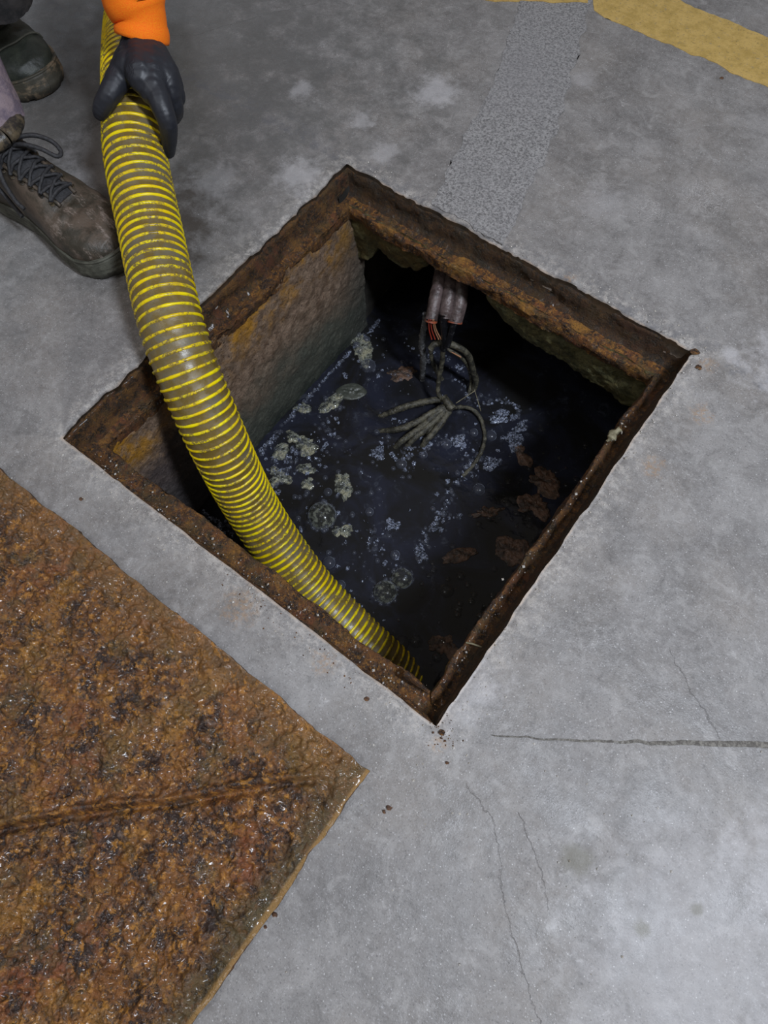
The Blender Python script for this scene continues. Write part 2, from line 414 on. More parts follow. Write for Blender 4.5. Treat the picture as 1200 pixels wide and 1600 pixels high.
MT['bubble'] = bubble_mat('bubble_film', (0.12, 0.13, 0.17), 0.28)
MT['bubble_shaded'] = bubble_mat('shaded_bubble_film', (0.05, 0.045, 0.038), 0.15)  # darker copy of the bubble film, shade painted in for the shadowed water
MT['bubble_cloudy'] = bubble_mat('cloudy_bubble_film', (0.20, 0.21, 0.17), 0.41)
M = Mat('foam_scum', 0.22)
n = M.noise(120, 5, 0.75); v = M.vor(420)
c = M.mix(M.ramp(n, 0.38, 0.6), (0.09, 0.095, 0.075), (0.33, 0.34, 0.27))
c = M.mix(M.ramp(M.noise(330, 3, 0.7), 0.56, 0.68), c, (0.55, 0.57, 0.62))
c = M.mix(M.ramp(M.noise(60, 4, 0.7), 0.52, 0.62, 0.0, 0.85), c, (0.46, 0.43, 0.29))
M.b.inputs['Roughness'].default_value = 0.12
MT['foam'] = M.set(col=c, nrm=M.bump(M.ma('ADD', v, n), 0.0030, 1.0), alpha=M.ramp(M.noise(100, 5, 0.8), 0.38, 0.50, 0.12, 1.0), coat=0.6, coatr=0.06)
M = Mat('blue_grey_froth', 0.12)
c = M.mix(M.ramp(M.noise(260, 4, 0.75), 0.42, 0.62), (0.03, 0.035, 0.05), (0.42, 0.47, 0.62))
MT['froth'] = M.set(col=c, nrm=M.bump(M.vor(480), 0.0030, 1.0), alpha=M.ramp(M.noise(130, 5, 0.8), 0.36, 0.5, 0.1, 1.0), coat=0.7, coatr=0.05)
MT['sludge'] = simple('brown_sludge', (0.035, 0.022, 0.015), 0.35, (0.15, 0.085, 0.055), 70, 0.002)
MT['olive_film'] = simple('olive_film', (0.055, 0.06, 0.048), 0.3, (0.085, 0.09, 0.075), 60, 0.0008)

# hose
M = Mat('hose_wall', 0.32)
n = M.noise(55, 5, 0.7); d = M.noise(170, 5, 0.75)
c = M.mix(M.ramp(n, 0.4, 0.62), (0.165, 0.112, 0.028), (0.195, 0.145, 0.065))
c = M.mix(M.ramp(M.noise(14, 4, 0.6), 0.5, 0.66, 0.0, 0.7), c, (0.14, 0.13, 0.10))
c = M.mix(M.ramp(d, 0.62, 0.74, 0.0, 0.6), c, (0.04, 0.028, 0.02))
MT['hose'] = M.set(col=c, nrm=M.bump(d, 0.0006, 0.6), rough=M.ramp(n, 0.35, 0.65, 0.25, 0.5))
M = Mat('hose_rib', 0.35)
n = M.noise(200, 5, 0.8); w = M.noise(26, 5, 0.7)
c = M.mix(M.ramp(M.noise(36, 4, 0.6), 0.35, 0.7), (0.85, 0.60, 0.0), (0.95, 0.80, 0.0))
wear = M.ma('MULTIPLY', M.ramp(n, 0.40, 0.56), M.ramp(w, 0.40, 0.60))
c = M.mix(wear, c, (0.20, 0.14, 0.045))
c = M.mix(M.ramp(M.noise(420, 2, 0.6), 0.66, 0.74, 0.0, 0.8), c, (0.06, 0.03, 0.02))
MT['rib'] = M.set(col=c)

# clothing
M = Mat('nitrile', 0.36)
w1 = M.nt.nodes.new('ShaderNodeTexWave'); w1.inputs['Scale'].default_value = 70; w1.inputs['Distortion'].default_value = 9; w1.inputs['Detail'].default_value = 3; w1.inputs['Detail Scale'].default_value = 2
M.lk(M.co, w1.inputs['Vector'])
MT['glove'] = M.set(col=(0.017, 0.019, 0.026), nrm=M.bump(M.ma('ADD', M.ma('MULTIPLY', w1.outputs['Fac'], M.ramp(M.noise(24, 2), 0.5, 0.62, 0, .5)), M.noise(28, 2)), 0.0011, 0.55), rough=M.ramp(M.noise(30, 3), 0.3, 0.7, 0.42, 0.56))
M = Mat('orange_knit', 0.85)
kn = M.noise(900, 2, 0.5)
MT['orange'] = M.set(col=M.mix(M.ramp(kn, 0.3, 0.7), (1.0, 0.155, 0.0), (1.0, 0.25, 0.0)), nrm=M.bump(kn, 0.0006, 0.7))
MT['boot_brown'] = simple('brown_leather', (0.040, 0.034, 0.024), 0.48, (0.105, 0.078, 0.058), 26, 0.0012)
M = Mat('brown_leather_scuffed', 0.48); n = M.noise(26, 5, 0.7)
c = M.mix(M.ramp(n, 0.4, 0.62), (0.040, 0.034, 0.024), (0.105, 0.078, 0.058))
c = M.mix(M.ma('MULTIPLY', M.ramp(M.noise(22, 6, 0.8, co=M.scaled((1, 2.6, 1), (0, 0, 0.5))), 0.52, 0.66), M.ramp(M.xyz()[0], 0.38, 0.42)), c, (0.26, 0.21, 0.18))
MT['boot_brown'] = M.set(col=c, nrm=M.bump(M.noise(80, 4, 0.7), 0.0014))
MT['boot_green'] = simple('dark_green_leather', (0.020, 0.024, 0.019), 0.5, (0.038, 0.044, 0.033), 30, 0.0012)
MT['sole'] = simple('rubber_sole', (0.055, 0.055, 0.042), 0.6, (0.10, 0.10, 0.078), 50, 0.001)
MT['sole_tan'] = simple('tan_rubber', (0.055, 0.05, 0.036), 0.6, (0.22, 0.16, 0.10), 22, 0.001, 0.48, 0.62)
MT['toe_scuff'] = simple('scuffed_leather', (0.06, 0.05, 0.045), 0.5, (0.17, 0.14, 0.12), 60, 0.0015)
MT['lace'] = simple('dark_lace', (0.018, 0.018, 0.02), 0.55, (0.04, 0.04, 0.045), 300, 0.0006)
MT['collar'] = simple('shiny_collar', (0.03, 0.028, 0.026), 0.28, (0.14, 0.11, 0.07), 60, 0.001)
MT['denim'] = simple('lilac_grey_cloth', (0.15, 0.12, 0.155), 0.9, (0.27, 0.21, 0.23), 50, 0.0012)
MT['dark_cloth'] = simple('dark_cloth', (0.018, 0.018, 0.019), 0.8, (0.05, 0.045, 0.045), 30, 0.001)
MT['skin'] = simple('skin', (0.45, 0.28, 0.2), 0.5); MT['hair'] = simple('hair', (0.03, 0.02, 0.015), 0.6, (0.06, 0.04, 0.03), 200, 0.001)
MT['conduit'] = simple('muddy_conduit', (0.055, 0.040, 0.038), 0.2, (0.125, 0.092, 0.088), 45, 0.0018)
MT['conduit_rim'] = simple('orange_rim', (0.34, 0.08, 0.035), 0.4, (0.09, 0.06, 0.05), 140)
MT['cable'] = simple('muddy_cable', (0.035, 0.033, 0.026), 0.22, (0.12, 0.11, 0.078), 90, 0.002)
MT['cable_black'] = simple('wet_black_cable', (0.008, 0.008, 0.01), 0.15, (0.05, 0.05, 0.055), 90, 0.001, 0.55, 0.7)
MT['cable_grey'] = simple('slimy_grey_cable', (0.10, 0.10, 0.10), 0.2, (0.4, 0.4, 0.42), 140, 0.002, 0.5, 0.7)
MT['red'] = simple('red_wire', (0.42, 0.05, 0.025), 0.4); MT['copper'] = simple('copper_wire', (0.45, 0.22, 0.12), 0.35)
MT['weed'] = simple('dry_fibre', (0.14, 0.12, 0.07), 0.7, (0.28, 0.25, 0.16), 90)

# ------------------------------------------------------------------ floor
def axis(lo, a, b, hi, st):
    f = lambda p, q: list(np.linspace(p, q, max(2, int(round((q - p) / st)) + 1)))
    return np.array(f(lo, a)[:-1] + f(a, b)[:-1] + f(b, hi))


gx = axis(-0.90, 0, PX, 1.10, 0.0042); gy = axis(-0.52, 0, PY, 1.44, 0.0042)
XX, YY = np.meshgrid(gx, gy, indexing='ij'); nx, ny = XX.shape
dx = np.maximum(np.maximum(-XX, XX - PX), 0); dy = np.maximum(np.maximum(-YY, YY - PY), 0)
dd = np.hypot(dx, dy)
Zf = 0.0007 * fbm(XX * 9, YY * 9, 0, 3) + 0.00035 * fbm(XX * 90, YY * 90, 0, 2)
Zf -= 0.003 * np.exp(-(dd / 0.006) ** 2) * (0.5 + 0.8 * (fbm(XX * 30, YY * 30, 4, 3) > 0)) 
# shallow saw joint on the right, petering out towards the pit corner
JT = [(0.655, 0.028), (0.707, 0.062), (0.786, 0.117), (0.895, 0.197), (1.12, 0.36)]
def pdist(X, Y, ln):
    d = np.full(X.shape, 9.0)
    for a, b in zip(ln[:-1], ln[1:]):
        vx, vy = b[0] - a[0], b[1] - a[1]; t = np.clip(((X - a[0]) * vx + (Y - a[1]) * vy) / (vx * vx + vy * vy), 0, 1)
        d = np.minimum(d, np.hypot(X - a[0] - t * vx, Y - a[1] - t * vy))
    return d
onr_x = (XX >= -1e-6) & (XX <= PX + 1e-6); onr_y = (YY >= -1e-6) & (YY <= PY + 1e-6)
XD, YD = XX.copy(), YY.copy()
w = 0.0028 * fbm(XX * 24, YY * 24, 2, 4)
sel = (dd < 1e-6)
fall = np.exp(-(dd / 0.012) ** 2)
lft = (XX <= 1e-6) & onr_y; rgt = (XX >= PX - 1e-6) & onr_y; bot = (YY <= 1e-6) & onr_x; top = (YY >= PY - 1e-6) & onr_x
XD[lft] += (-np.abs(w) * 2 * fall)[lft]; XD[rgt] += (np.abs(w) * 1.0 * fall)[rgt]; YD[bot] -= (np.abs(w) * 0.5 * fall)[bot]; YD[top] += (np.abs(w) * 1.6 * fall)[top]
P = np.stack([XD, YD, Zf], -1)
fc = grid_faces(nx, ny)
cx = XX.reshape(-1)[fc].mean(1); cy = YY.reshape(-1)[fc].mean(1)
fc = fc[~((cx > 0) & (cx < PX) & (cy > 0) & (cy < PY))]
vv = P.reshape(-1, 3).tolist(); fl = fc.tolist()
# lip down the inside of the opening and a wide outer apron
def idx(i, j): return i * ny + j
i0, i1 = int(np.argmin(abs(gx))), int(np.argmin(abs(gx - PX))); j0, j1 = int(np.argmin(abs(gy))), int(np.argmin(abs(gy - PY)))
ring = [idx(i, j0) for i in range(i0, i1)] + [idx(i1, j) for j in range(j0, j1)] + [idx(i, j1) for i in range(i1, i0, -1)] + [idx(i0, j) for j in range(j1, j0, -1)]
base = len(vv)
for k in ring:
    q = list(vv[k]); q[2] = -0.03; vv.append(q)
n = len(ring)
for k in range(n): fl.append([ring[k], base + k, base + (k + 1) % n, ring[(k + 1) % n]])
b0 = len(vv); c4 = [idx(0, 0), idx(nx - 1, 0), idx(nx - 1, ny - 1), idx(0, ny - 1)]
vv += [[-7, -7, 0], [8, -7, 0], [8, 8, 0], [-7, 8, 0]]
for k in range(4): fl.append([c4[k], b0 + k, b0 + (k + 1) % 4, c4[(k + 1) % 4]])
vall = np.array(vv)
me = bpy.data.meshes.new('floor'); me.from_pydata(vall, [], fl)
me.polygons.foreach_set('use_smooth', [True] * len(me.polygons)); me.materials.append(MT['concrete'])
floor = bpy.data.objects.new('floor', me); COL.objects.link(floor); floor['kind'] = 'structure'


def flat_part(name, outline, z, th, mat, parent, wob=0.002, step=0.006, label=None):
    """thin slab with a ragged outline"""
    pts = []
    n = len(outline)
    for k in range(n):
        a = np.array(outline[k]); b = np.array(outline[(k + 1) % n]); L = np.linalg.norm(b - a); m = max(2, int(L / step))
        d = (b - a) / L; nn = np.array([-d[1], d[0]])
        for t in range(m):
            q = a + (b - a) * t / m
            q = q + nn * wob * float(fbm(q[0] * 35, q[1] * 35, 7, 4, 0.65)) * min(1, t / 3, (m - t) / 3 + .2)
            pts.append(q)
    bm = bmesh.new(); vs = [bm.verts.new((p[0], p[1], z + th)) for p in pts]; f = bm.faces.new(vs)
    if f.normal.z < 0: f.normal_flip()
    bmesh.ops.triangulate(bm, faces=[f]); bm.normal_update()
    low = [bm.verts.new((p[0], p[1], z - 0.002)) for p in pts]
    for k in range(len(vs)): bm.faces.new([vs[k], low[k], low[(k + 1) % len(vs)], vs[(k + 1) % len(vs)]])
    bmesh.ops.recalc_face_normals(bm, faces=bm.faces)
    me = bpy.data.meshes.new(name); bm.to_mesh(me); bm.free(); me.materials.append(mat)
    o = bpy.data.objects.new(name, me); COL.objects.link(o); o.parent = parent
    if label: o['label'] = label
    return o


# old trench filled with rougher concrete, running from the far rim of the pit
flat_part('concrete_patch', [(0.156, 0.617), (0.288, 0.613), (0.246, 0.80), (0.168, 1.03), (0.112, 1.165), (0.03, 1.39), (-0.135, 1.34), (-0.002, 1.118), (0.085, 0.90), (0.11, 0.79)][::1],
          0.0, 0.0012, MT['strip'], floor, 0.005, label='rough speckled strip of newer concrete')
ye = [at(928, 17)[:2], at(955, 33)[:2], at(1060, 76)[:2], at(1200, 137)[:2], (0.62, 1.245), (0.585, 1.345), at(1200, 60)[:2], at(1080, 10)[:2], at(1020, -16)[:2], at(930, -30)[:2]]
flat_part('painted_stripe', ye, 0.0, 0.0011, MT['yellow'], floor, 0.0035, label='worn yellow painted stripe')
flat_part('painted_stripe', [at(735, -3)[:2], at(800, 3)[:2], at(918, 6)[:2], at(918, -30)[:2], at(730, -34)[:2]], 0.0, 0.0022, MT['yellow'], floor, 0.003)
# joint: recessed filled groove, a ragged dark channel with sand in it
jp = []
Mj = simple('sandy_joint', (0.11, 0.10, 0.09), 0.9, (0.24, 0.225, 0.20), 260, 0.001)
jc, _ = spline([(x, y) + (0,) for x, y in JT], 140)
wd = np.interp(np.arange(140), [0, 30, 60, 139], [0.0006, 0.0012, 0.0026, 0.0040])
nn = np.array([0.58, -0.81, 0]) * -1
off = np.array([0.0012 * float(fbm(q[0] * 60, q[1] * 60, 1, 4)) for q in jc])
prof = [(-1, 0.0006), (-0.8, 0.0011), (-0.2, 0.0007), (0.5, 0.0009), (1.0, 0.0006)]
P = np.stack([jc + nn * (off + wd * a * (1 + .25 * rng.rand(140)))[:, None] + np.c_[np.zeros((140, 2)), z + 0.0007 * rng.rand(140)] for a, z in prof], 1)
grid_mesh('floor_joint', P, Mj, floor)

# ------------------------------------------------------------------ pit frame (rusty steel angle rim)
fr = empty('steel_frame', (0.3, 0.3, 0), 'rusty steel angle frame set into the floor around the open square pit', 'frame')
INS = dict(L=0.024, R=0.026, B=0.031, T=0.033)        # ledge reach inward: left, right, near, far
ST = [(-0.10, -0.007), (0.0, -0.009), (0.05, -0.022), (0.10, -0.040), (0.28, -0.047), (0.6, -0.048), (0.93, -0.046), (1.0, -0.049), (1.02, -0.056), (0.96, -0.070)]


def side_pts(side, k, n, ins=None):
    u, z = ST[k]; I = ins or INS
    q = 0.007 if k == 0 else 0.0
    x0 = I['L'] * u - q; x1 = PX - I['R'] * u + q; y0 = I['B'] * u - q; y1 = PY - I['T'] * u + q
    t = np.linspace(0, 1, n)
    if side == 'L': return np.stack([np.full(n, x0), y0 + (y1 - y0) * t, np.full(n, z)], 1), np.array([1, 0, 0])
    if side == 'R': return np.stack([np.full(n, x1), y0 + (y1 - y0) * t, np.full(n, z)], 1), np.array([-1, 0, 0])
    if side == 'B': return np.stack([x0 + (x1 - x0) * t, np.full(n, y0), np.full(n, z)], 1), np.array([0, 1, 0])
    return np.stack([x0 + (x1 - x0) * t, np.full(n, y1), np.full(n, z)], 1), np.array([0, -1, 0])


MT['rim_face'] = mat_rust('rim_rust', 0.55, 0.6, 1.8)
for side, mf, ml in [('L', 'rim_face', 'rust_frame'), ('R', 'rust_shaded', 'rust_grey'), ('B', 'rust_frame', 'rust_frame'), ('T', 'rust_shaded', 'rust_ochre')]:
    for nm, ks, mt in [('rim_face', [0, 1, 2, 3, 4], mf), ('ledge', [4, 5, 6, 7, 8, 9], ml)]:
        rows = []
        if side == 'R' and nm == 'rim_face': pass
        for a, b in zip(ks[:-1], ks[1:]):
            pa, nrm = side_pts(side, a, 420); pb, _ = side_pts(side, b, 420)
            sub = 3
            for s_ in range(sub): rows.append(pa + (pb - pa) * s_ / sub)
        rows.append(side_pts(side, ks[-1], 420)[0])
        P = np.stack(rows, 0)
        amp = np.ones(P.shape[:2])
        if nm == 'rim_face': amp[:3] *= 0.25
        end = np.minimum(1, np.minimum(np.arange(420), 419 - np.arange(420)) / 10.0)
        d1 = 0.0034 * fbm(P[..., 0] * 24, P[..., 1] * 24, P[..., 2] * 60, 5, .6) * amp * end
        d2 = 0.0028 * fbm(P[..., 0] * 38 + 9, P[..., 1] * 38, P[..., 2] * 50, 5, .65) * amp * end
        fz = np.ones(P.shape[0]); 
        if nm == 'rim_face': fz = np.linspace(0.1, 1, P.shape[0]) ** 2
        P = P + nrm * d1[..., None]; P[..., 2] += d2 * fz[:, None]
        if nm == 'ledge' and side == 'B':     # raised lip along the inner edge
            P[-6:-3, :, 2] += 0.003
        if nm == 'ledge' and side == 'R':
            P[4:9, :, 2] += 0.005
        if nm == 'ledge' and side == 'L': P[-7:-4, :, 2] += 0.004
        o = grid_mesh(nm, P, MT[mt], fr, flip=(side in 'LT'))
        # keep both sides lit the same: normals face up/inward
        
# ------------------------------------------------------------------ pit walls
def relief(P, nrm, amp, sc, oct=5):
    d = amp * fbm(P[..., 0] * sc, P[..., 1] * sc, P[..., 2] * sc, oct, .6)
    return P + np.asarray(nrm) * d[..., None]


def wall_grid(name, a, b, ztop, zbot, nrm, mat, nu, nv, amp=0.004, sc=22, flip=False):
    t = np.linspace(0, 1, nu)[:, None, None]; a = np.array([*a, 0.0]); b = np.array([*b, 0.0])
    P = a + (b - a) * t; P = np.repeat(P, nv, 1); P[..., 2] = np.linspace(ztop, zbot, nv)[None, :]
    P = relief(P, nrm, amp, sc)
    o = grid_mesh(name, P, mat, flip=flip); o['kind'] = 'structure'; return o


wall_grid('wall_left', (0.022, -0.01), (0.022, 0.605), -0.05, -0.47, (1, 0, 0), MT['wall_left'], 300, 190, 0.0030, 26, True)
wall_grid('wall_right', (PX - 0.022, -0.01), (PX - 0.022, 0.61), -0.05, -0.47, (-1, 0, 0), MT['wall_green'], 120, 80, 0.003)
wall_grid('wall_front', (-0.0, 0.024), (PX, 0.024), -0.05, -0.47, (0, 1, 0), MT['wall_green'], 120, 80, 0.003)
# far wall: a thick slab broken away along its lower edge
jag = [(0.0, -0.18), (0.045, -0.165), (0.066, -0.128), (0.09, -0.130), (0.128, -0.131), (0.16, -0.112), (0.19, -0.078), (0.215, -0.056), (0.255, -0.055), (0.275, -0.068),
       (0.295, -0.096), (0.321, -0.117), (0.36, -0.132), (0.399, -0.140), (0.44, -0.138), (0.482, -0.141), (0.52, -0.148), (0.56, -0.155), (0.60, -0.158)]
nu = 300; xs = np.linspace(0.02, 0.585, nu); zb = np.interp(xs, [p[0] for p in jag], [p[1] for p in jag]) + 0.0035 * fbm(xs * 60, 0, 0, 4, .65)
rows = []
yf = PY - INS['T'] + 0.006
for s_ in np.linspace(0, 1, 40): rows.append(np.stack([xs, np.full(nu, yf + 0.010 * s_ * s_), -0.045 + (zb + 0.045) * s_], 1))
for s_ in np.linspace(0.15, 1, 10): rows.append(np.stack([xs, yf + 0.010 + 0.07 * s_ + 0 * xs, zb + 0.03 * s_ * s_ + 0.004 * fbm(xs * 40, s_ * 4, 1, 3)], 1))
P = relief(np.stack(rows, 0), (0, -1, 0.2), 0.0035, 32)
o = grid_mesh('wall_back', P, MT['wall_green'], flip=True); o['kind'] = 'structure'
# earth void that opens behind and beneath the broken wall
def void_box():
    P1 = []
    x0, x1, y0, y1, zt, zl = 0.004, 0.78, 0.575, 0.98, -0.035, -0.47
    u = np.linspace(0, 1, 50)
    A = [np.array([x0, y0]), np.array([x0, y1]), np.array([x1, y1]), np.array([x1, y0])]
    pts = np.vstack([A[k] + (A[k + 1] - A[k]) * u[:, None] for k in range(3)])
    P = np.stack([np.c_[pts, np.full(len(pts), z)] for z in np.linspace(zt, zl, 30)], 0)
    P = relief(P, (0.7, -0.7, 0), 0.012, 10)
    return P
o = grid_mesh('wall_void', void_box(), MT['wall_dark']); o['kind'] = 'structure'
U, V = np.meshgrid(np.linspace(-0.14, 0.80, 60), np.linspace(0.63, 1.0, 30), indexing='ij')
o = grid_mesh('ceiling', np.stack([U, V, -0.04 + 0.008 * fbm(U * 14, V * 14, 0, 4)], -1), MT['wall_dark'], flip=True); o['kind'] = 'structure'

# ------------------------------------------------------------------ water
U, V = np.meshgrid(np.linspace(0.0, 0.78, 200), np.linspace(0.0, 0.99, 240), indexing='ij')
U[0] = 0.0
rip = 0.0011 * fbm(U * 16, V * 16, 0, 3) + 0.0005 * fbm(U * 70, V * 70, 3, 3)
wat = grid_mesh('water', np.stack([U, V, ZW + rip], -1), MT['water'])
tag(wat, 'dark murky water standing at the bottom of the pit', 'water', kind='stuff')

# ------------------------------------------------------------------ lid
lid = empty('cover_plate', (0.27, -0.38, 0), 'heavily rusted square steel cover plate lying on the floor, wet and flaking', 'cover plate')
LX0, LX1, LY0, LY1, LT = -0.035, 0.571, -0.690, -0.080, 0.011
N = 430
u = np.linspace(0, 1, N)
XX, YY = np.meshgrid(LX0 + (LX1 - LX0) * u, LY0 + (LY1 - LY0) * u, indexing='ij')
ed = np.minimum(np.minimum(XX - LX0, LX1 - XX), np.minimum(YY - LY0, LY1 - YY))
inner = np.clip((ed - 0.001) / 0.009, 0.1, 1)
bump = fbm(XX * 75, YY * 75, 0, 5, .66); bump = np.where(bump > 0, bump, 0.55 * bump)
lumps = fbm(XX * 26, YY * 26, 5, 3)
cell = np.abs(fbm(XX * 130, YY * 130, 8, 3, .6))
wx_ = 1.0 + 0.5 * np.clip(1 - (YY - LY0) / 0.5, 0, 1)
H = LT + inner * wx_ * (0.0050 * bump + 0.0024 * lumps - 0.0032 * cell) + (1 - inner) * 0.0008 * fbm(XX * 120, YY * 120, 2, 3)
H += 0.0020 * np.exp(-((ed - 0.017) / 0.005) ** 2) * (0.6 + fbm(XX * 30, YY * 30, 9, 3))           # flaking scale along the border
# round blister craters
r2 = np.random.RandomState(11)
for k in range(170):
    bx, by = r2.uniform(LX0 + .03, LX1 - .03), r2.uniform(LY0 + .1, LY1 - .03); rr = r2.uniform(0.0025, 0.0055)
    i_ = slice(*np.searchsorted(XX[:, 0], [bx - 3 * rr, bx + 3 * rr])); j_ = slice(*np.searchsorted(YY[0], [by - 3 * rr, by + 3 * rr]))
    q = np.hypot(XX[i_, j_] - bx, YY[i_, j_] - by) / rr
    H[i_, j_] += 0.0016 * np.exp(-((q - 1) / 0.35) ** 2) - 0.0012 * np.exp(-(q / 0.55) ** 2)
# the crease pressed along the diagonals
for sgn, cy_ in ((1, 0), (-1, 0)):
    if sgn == 1: dd_ = ((XX - LX1) - (YY - LY1)) / math.sqrt(2)
    else: dd_ = ((XX - LX0) + (YY - LY1)) / math.sqrt(2)
    dd_ = dd_ + 0.0025 * fbm(XX * 15, YY * 15, 3, 3)
    fade = np.clip((ed - 0.03) / 0.02, 0, 1); H -= fade * 0.75 * np.exp(-(dd_ / 0.008) ** 2) * (H - LT)
    H += fade * (-0.0080 * np.exp(-((dd_ - 0.0040) / 0.0042) ** 2) + 0.0050 * np.exp(-((dd_ + 0.0045) / 0.0040) ** 2))
jx = 0.0022 * fbm(XX * 34, YY * 34, 1, 4, .6) * np.clip(1 - ed / 0.01, 0, 1)
P = np.stack([XX + jx, YY + jx * .9, H], -1)
top_o = grid_mesh('plate', P, MT['rust_lid'], lid)
rim_i = [(i, 0) for i in range(N - 1)] + [(N - 1, j) for j in range(N - 1)] + [(i, N - 1) for i in range(N - 1, 0, -1)] + [(0, j) for j in range(N - 1, 0, -1)]
tp = np.array([P[i, j] for i, j in rim_i]); bt = tp.copy(); bt[:, 2] = 0.0; md = (tp + bt) / 2
md += 0.0012 * fbm(md[:, 0] * 90, md[:, 1] * 90, 0, 3)[:, None] * np.array([1, 1, 0])
Q = np.stack([bt, md, tp], 0)
grid_mesh('plate_edge', Q, mat_rust('edge_rust', 0.3, 0.6, 2.0, 0.9), lid, wrap_v=True)
# ------------------------------------------------------------------ hose
hose = empty('suction_hose', (-0.2, 0.4, 0.087), 'yellow ribbed suction hose bending from the gloved hand down into the pit water', 'hose')
HR = 0.0425
hp = [at(214, -40, 0.06), at(208, 40, 0.105), at(207, 110, 0.128), at(210, 185, 0.126), at(213, 250, 0.112), at(233, 350, 0.088), at(272, 521, 0.049), at(333, 673, -0.046),
      at(398, 800, -0.20), at(478, 912, -0.305), at(548, 985, -0.352), at(600, 1034, -0.380), at(650, 1078, -0.42)]
hc, HL = spline(hp, 700)
ht, hN, hB = frames(hc)
PITCH = 0.0118
a = np.linspace(0, 2 * math.pi, 56, endpoint=False)
s_ = np.linspace(0, HL, 700)
ph = (s_[:, None] / PITCH - a[None] / (2 * math.pi)) % 1
rr = HR - 0.0011 - 0.0007 * np.sin(math.pi * ph)
P = hc[:, None] + rr[..., None] * (np.cos(a)[None, :, None] * hN[:, None] + np.sin(a)[None, :, None] * hB[:, None])
grid_mesh('hose_wall', P, MT['hose'], hose, wrap_v=True)
nt_ = int(HL / PITCH); m_ = nt_ * 44
th = np.linspace(0, nt_ * 2 * math.pi, m_); sv = th / (2 * math.pi) * PITCH; sv = np.clip(sv, 0, HL)
ip = lambda A: np.stack([np.interp(sv, s_, A[:, k]) for k in range(3)], 1)
C_, N_, B_, T_ = ip(hc), ip(hN), ip(hB), ip(ht)
rad = np.cos(th)[:, None] * N_ + np.sin(th)[:, None] * B_
prof = [(-0.0023, -0.0014), (-0.0018, 0.0001), (-0.0008, 0.0009), (0.0008, 0.0009), (0.0018, 0.0001), (0.0023, -0.0014)]
wob = 1 + 0.22 * fbm(C_[:, 0] * 90 + rad[:, 0] * 5, C_[:, 1] * 90 + rad[:, 1] * 5, th * 0.4, 3)
P = np.stack([C_ + rad * (HR - 0.0006 + dz) + T_ * (dt * wob)[:, None] for dt, dz in prof], 1)
grid_mesh('rib', P, MT['rib'], hose)['label'] = 'bright yellow spiral rib'

# ------------------------------------------------------------------ person
per = empty('person', (-0.62, 0.36, 0), 'person crouching in orange sleeves, black glove and muddy work boots, holding the yellow hose', 'person')


def W(px, py, z, r): return [*at(px, py, z), r]


# left hand in a nitrile glove: palm over the hose, thumb on the left, fingers wrapped round the right side
wr = [W(222, 42, 0.206, 0.0240), W(222, 58, 0.1975, 0.0262), W(222, 75, 0.194, 0.0265)]
seg = [wr,
       [W(209, 78, 0.194, 0.0185), W(205, 105, 0.194, 0.021)],
       [W(234, 80, 0.196, 0.0215), W(238, 110, 0.192, 0.023), W(240, 140, 0.184, 0.020)],
       [W(245, 88, 0.194, 0.0175), W(258, 118, 0.186, 0.019), W(262, 145, 0.172, 0.018)],
       [W(222, 88, 0.196, 0.0235), W(221, 115, 0.196, 0.021), W(224, 133, 0.190, 0.013)],
       # thumb
       [W(200, 95, 0.190, 0.018), W(186, 122, 0.186, 0.0165), W(172, 146, 0.180, 0.0142), W(161, 166, 0.168, 0.0125), W(157, 176, 0.160, 0.0105)],
       # index finger down the right flank of the hose
       [W(242, 135, 0.186, 0.0175), W(252, 165, 0.176, 0.0148), W(262, 192, 0.160, 0.0128), W(264, 216, 0.136, 0.0112), W(263, 236, 0.112, 0.0098)],
       # middle, ring and little finger folded round and under
       [W(258, 140, 0.174, 0.0155), W(272, 165, 0.156, 0.0128), W(270, 184, 0.120, 0.0105), W(252, 192, 0.086, 0.0090)],
       [W(264, 128, 0.168, 0.0150), W(276, 152, 0.146, 0.0122), W(268, 162, 0.108, 0.0100), W(246, 164, 0.082, 0.0088)],
       [W(264, 112, 0.166, 0.0135), W(275, 138, 0.142, 0.0110), W(264, 140, 0.108, 0.0092), W(246, 138, 0.088, 0.0080)]]


def wrinkle(v):
    d = 0.0004 * fbm(v[:, 0] * 60, v[:, 1] * 90, v[:, 2] * 90, 3)
    c = v.mean(0); n_ = v - c; n_ /= np.linalg.norm(n_, axis=1)[:, None]
    return v + n_ * d[:, None]


capsule_union('glove', seg, MT['glove'], per, 0.0014, 9, wrinkle)['label'] = 'black nitrile glove gripping the hose'
# sleeve: ribbed cuff and creased forearm going up out of view to the elbow
sl = [(x_, y_, 0.2 + 0.00057 * (61 - y_), r__) for x_, y_, r__ in [(222, 61, 0.0334), (222, 55, 0.0342), (222, 46, 0.0338), (221, 37, 0.0318), (220, 29, 0.0322), (216, 19, 0.0362), (212, 8, 0.0385), (208, -6, 0.0395), (198, -60, 0.041), (175, -130, 0.043)]]
pts = [W(*q) for q in sl] + [[-0.36, 0.62, 0.40, 0.048], [-0.42, 0.66, 0.44, 0.054]]
c4, L = spline(pts, 130); t, N_, B_ = frames(c4[:, :3]); a = np.linspace(0, 2 * math.pi, 72, endpoint=False)
cc, r_ = c4[:, :3], c4[:, 3]
P = cc[:, None] + r_[:, None, None] * (np.cos(a)[None, :, None] * N_[:, None] + np.sin(a)[None, :, None] * B_[:, None])
k = np.arange(130)[:, None] / 130.0
fold = 0.0018 * fbm(k * 26 + 0.5 * np.sin(a)[None], np.cos(a)[None] * 1.2, np.sin(a)[None] * 1.2, 3) * np.clip((k - 0.05) * 12, 0, 1)
P = P + (P - cc[:, None]) / r_[:, None, None] * fold[..., None]
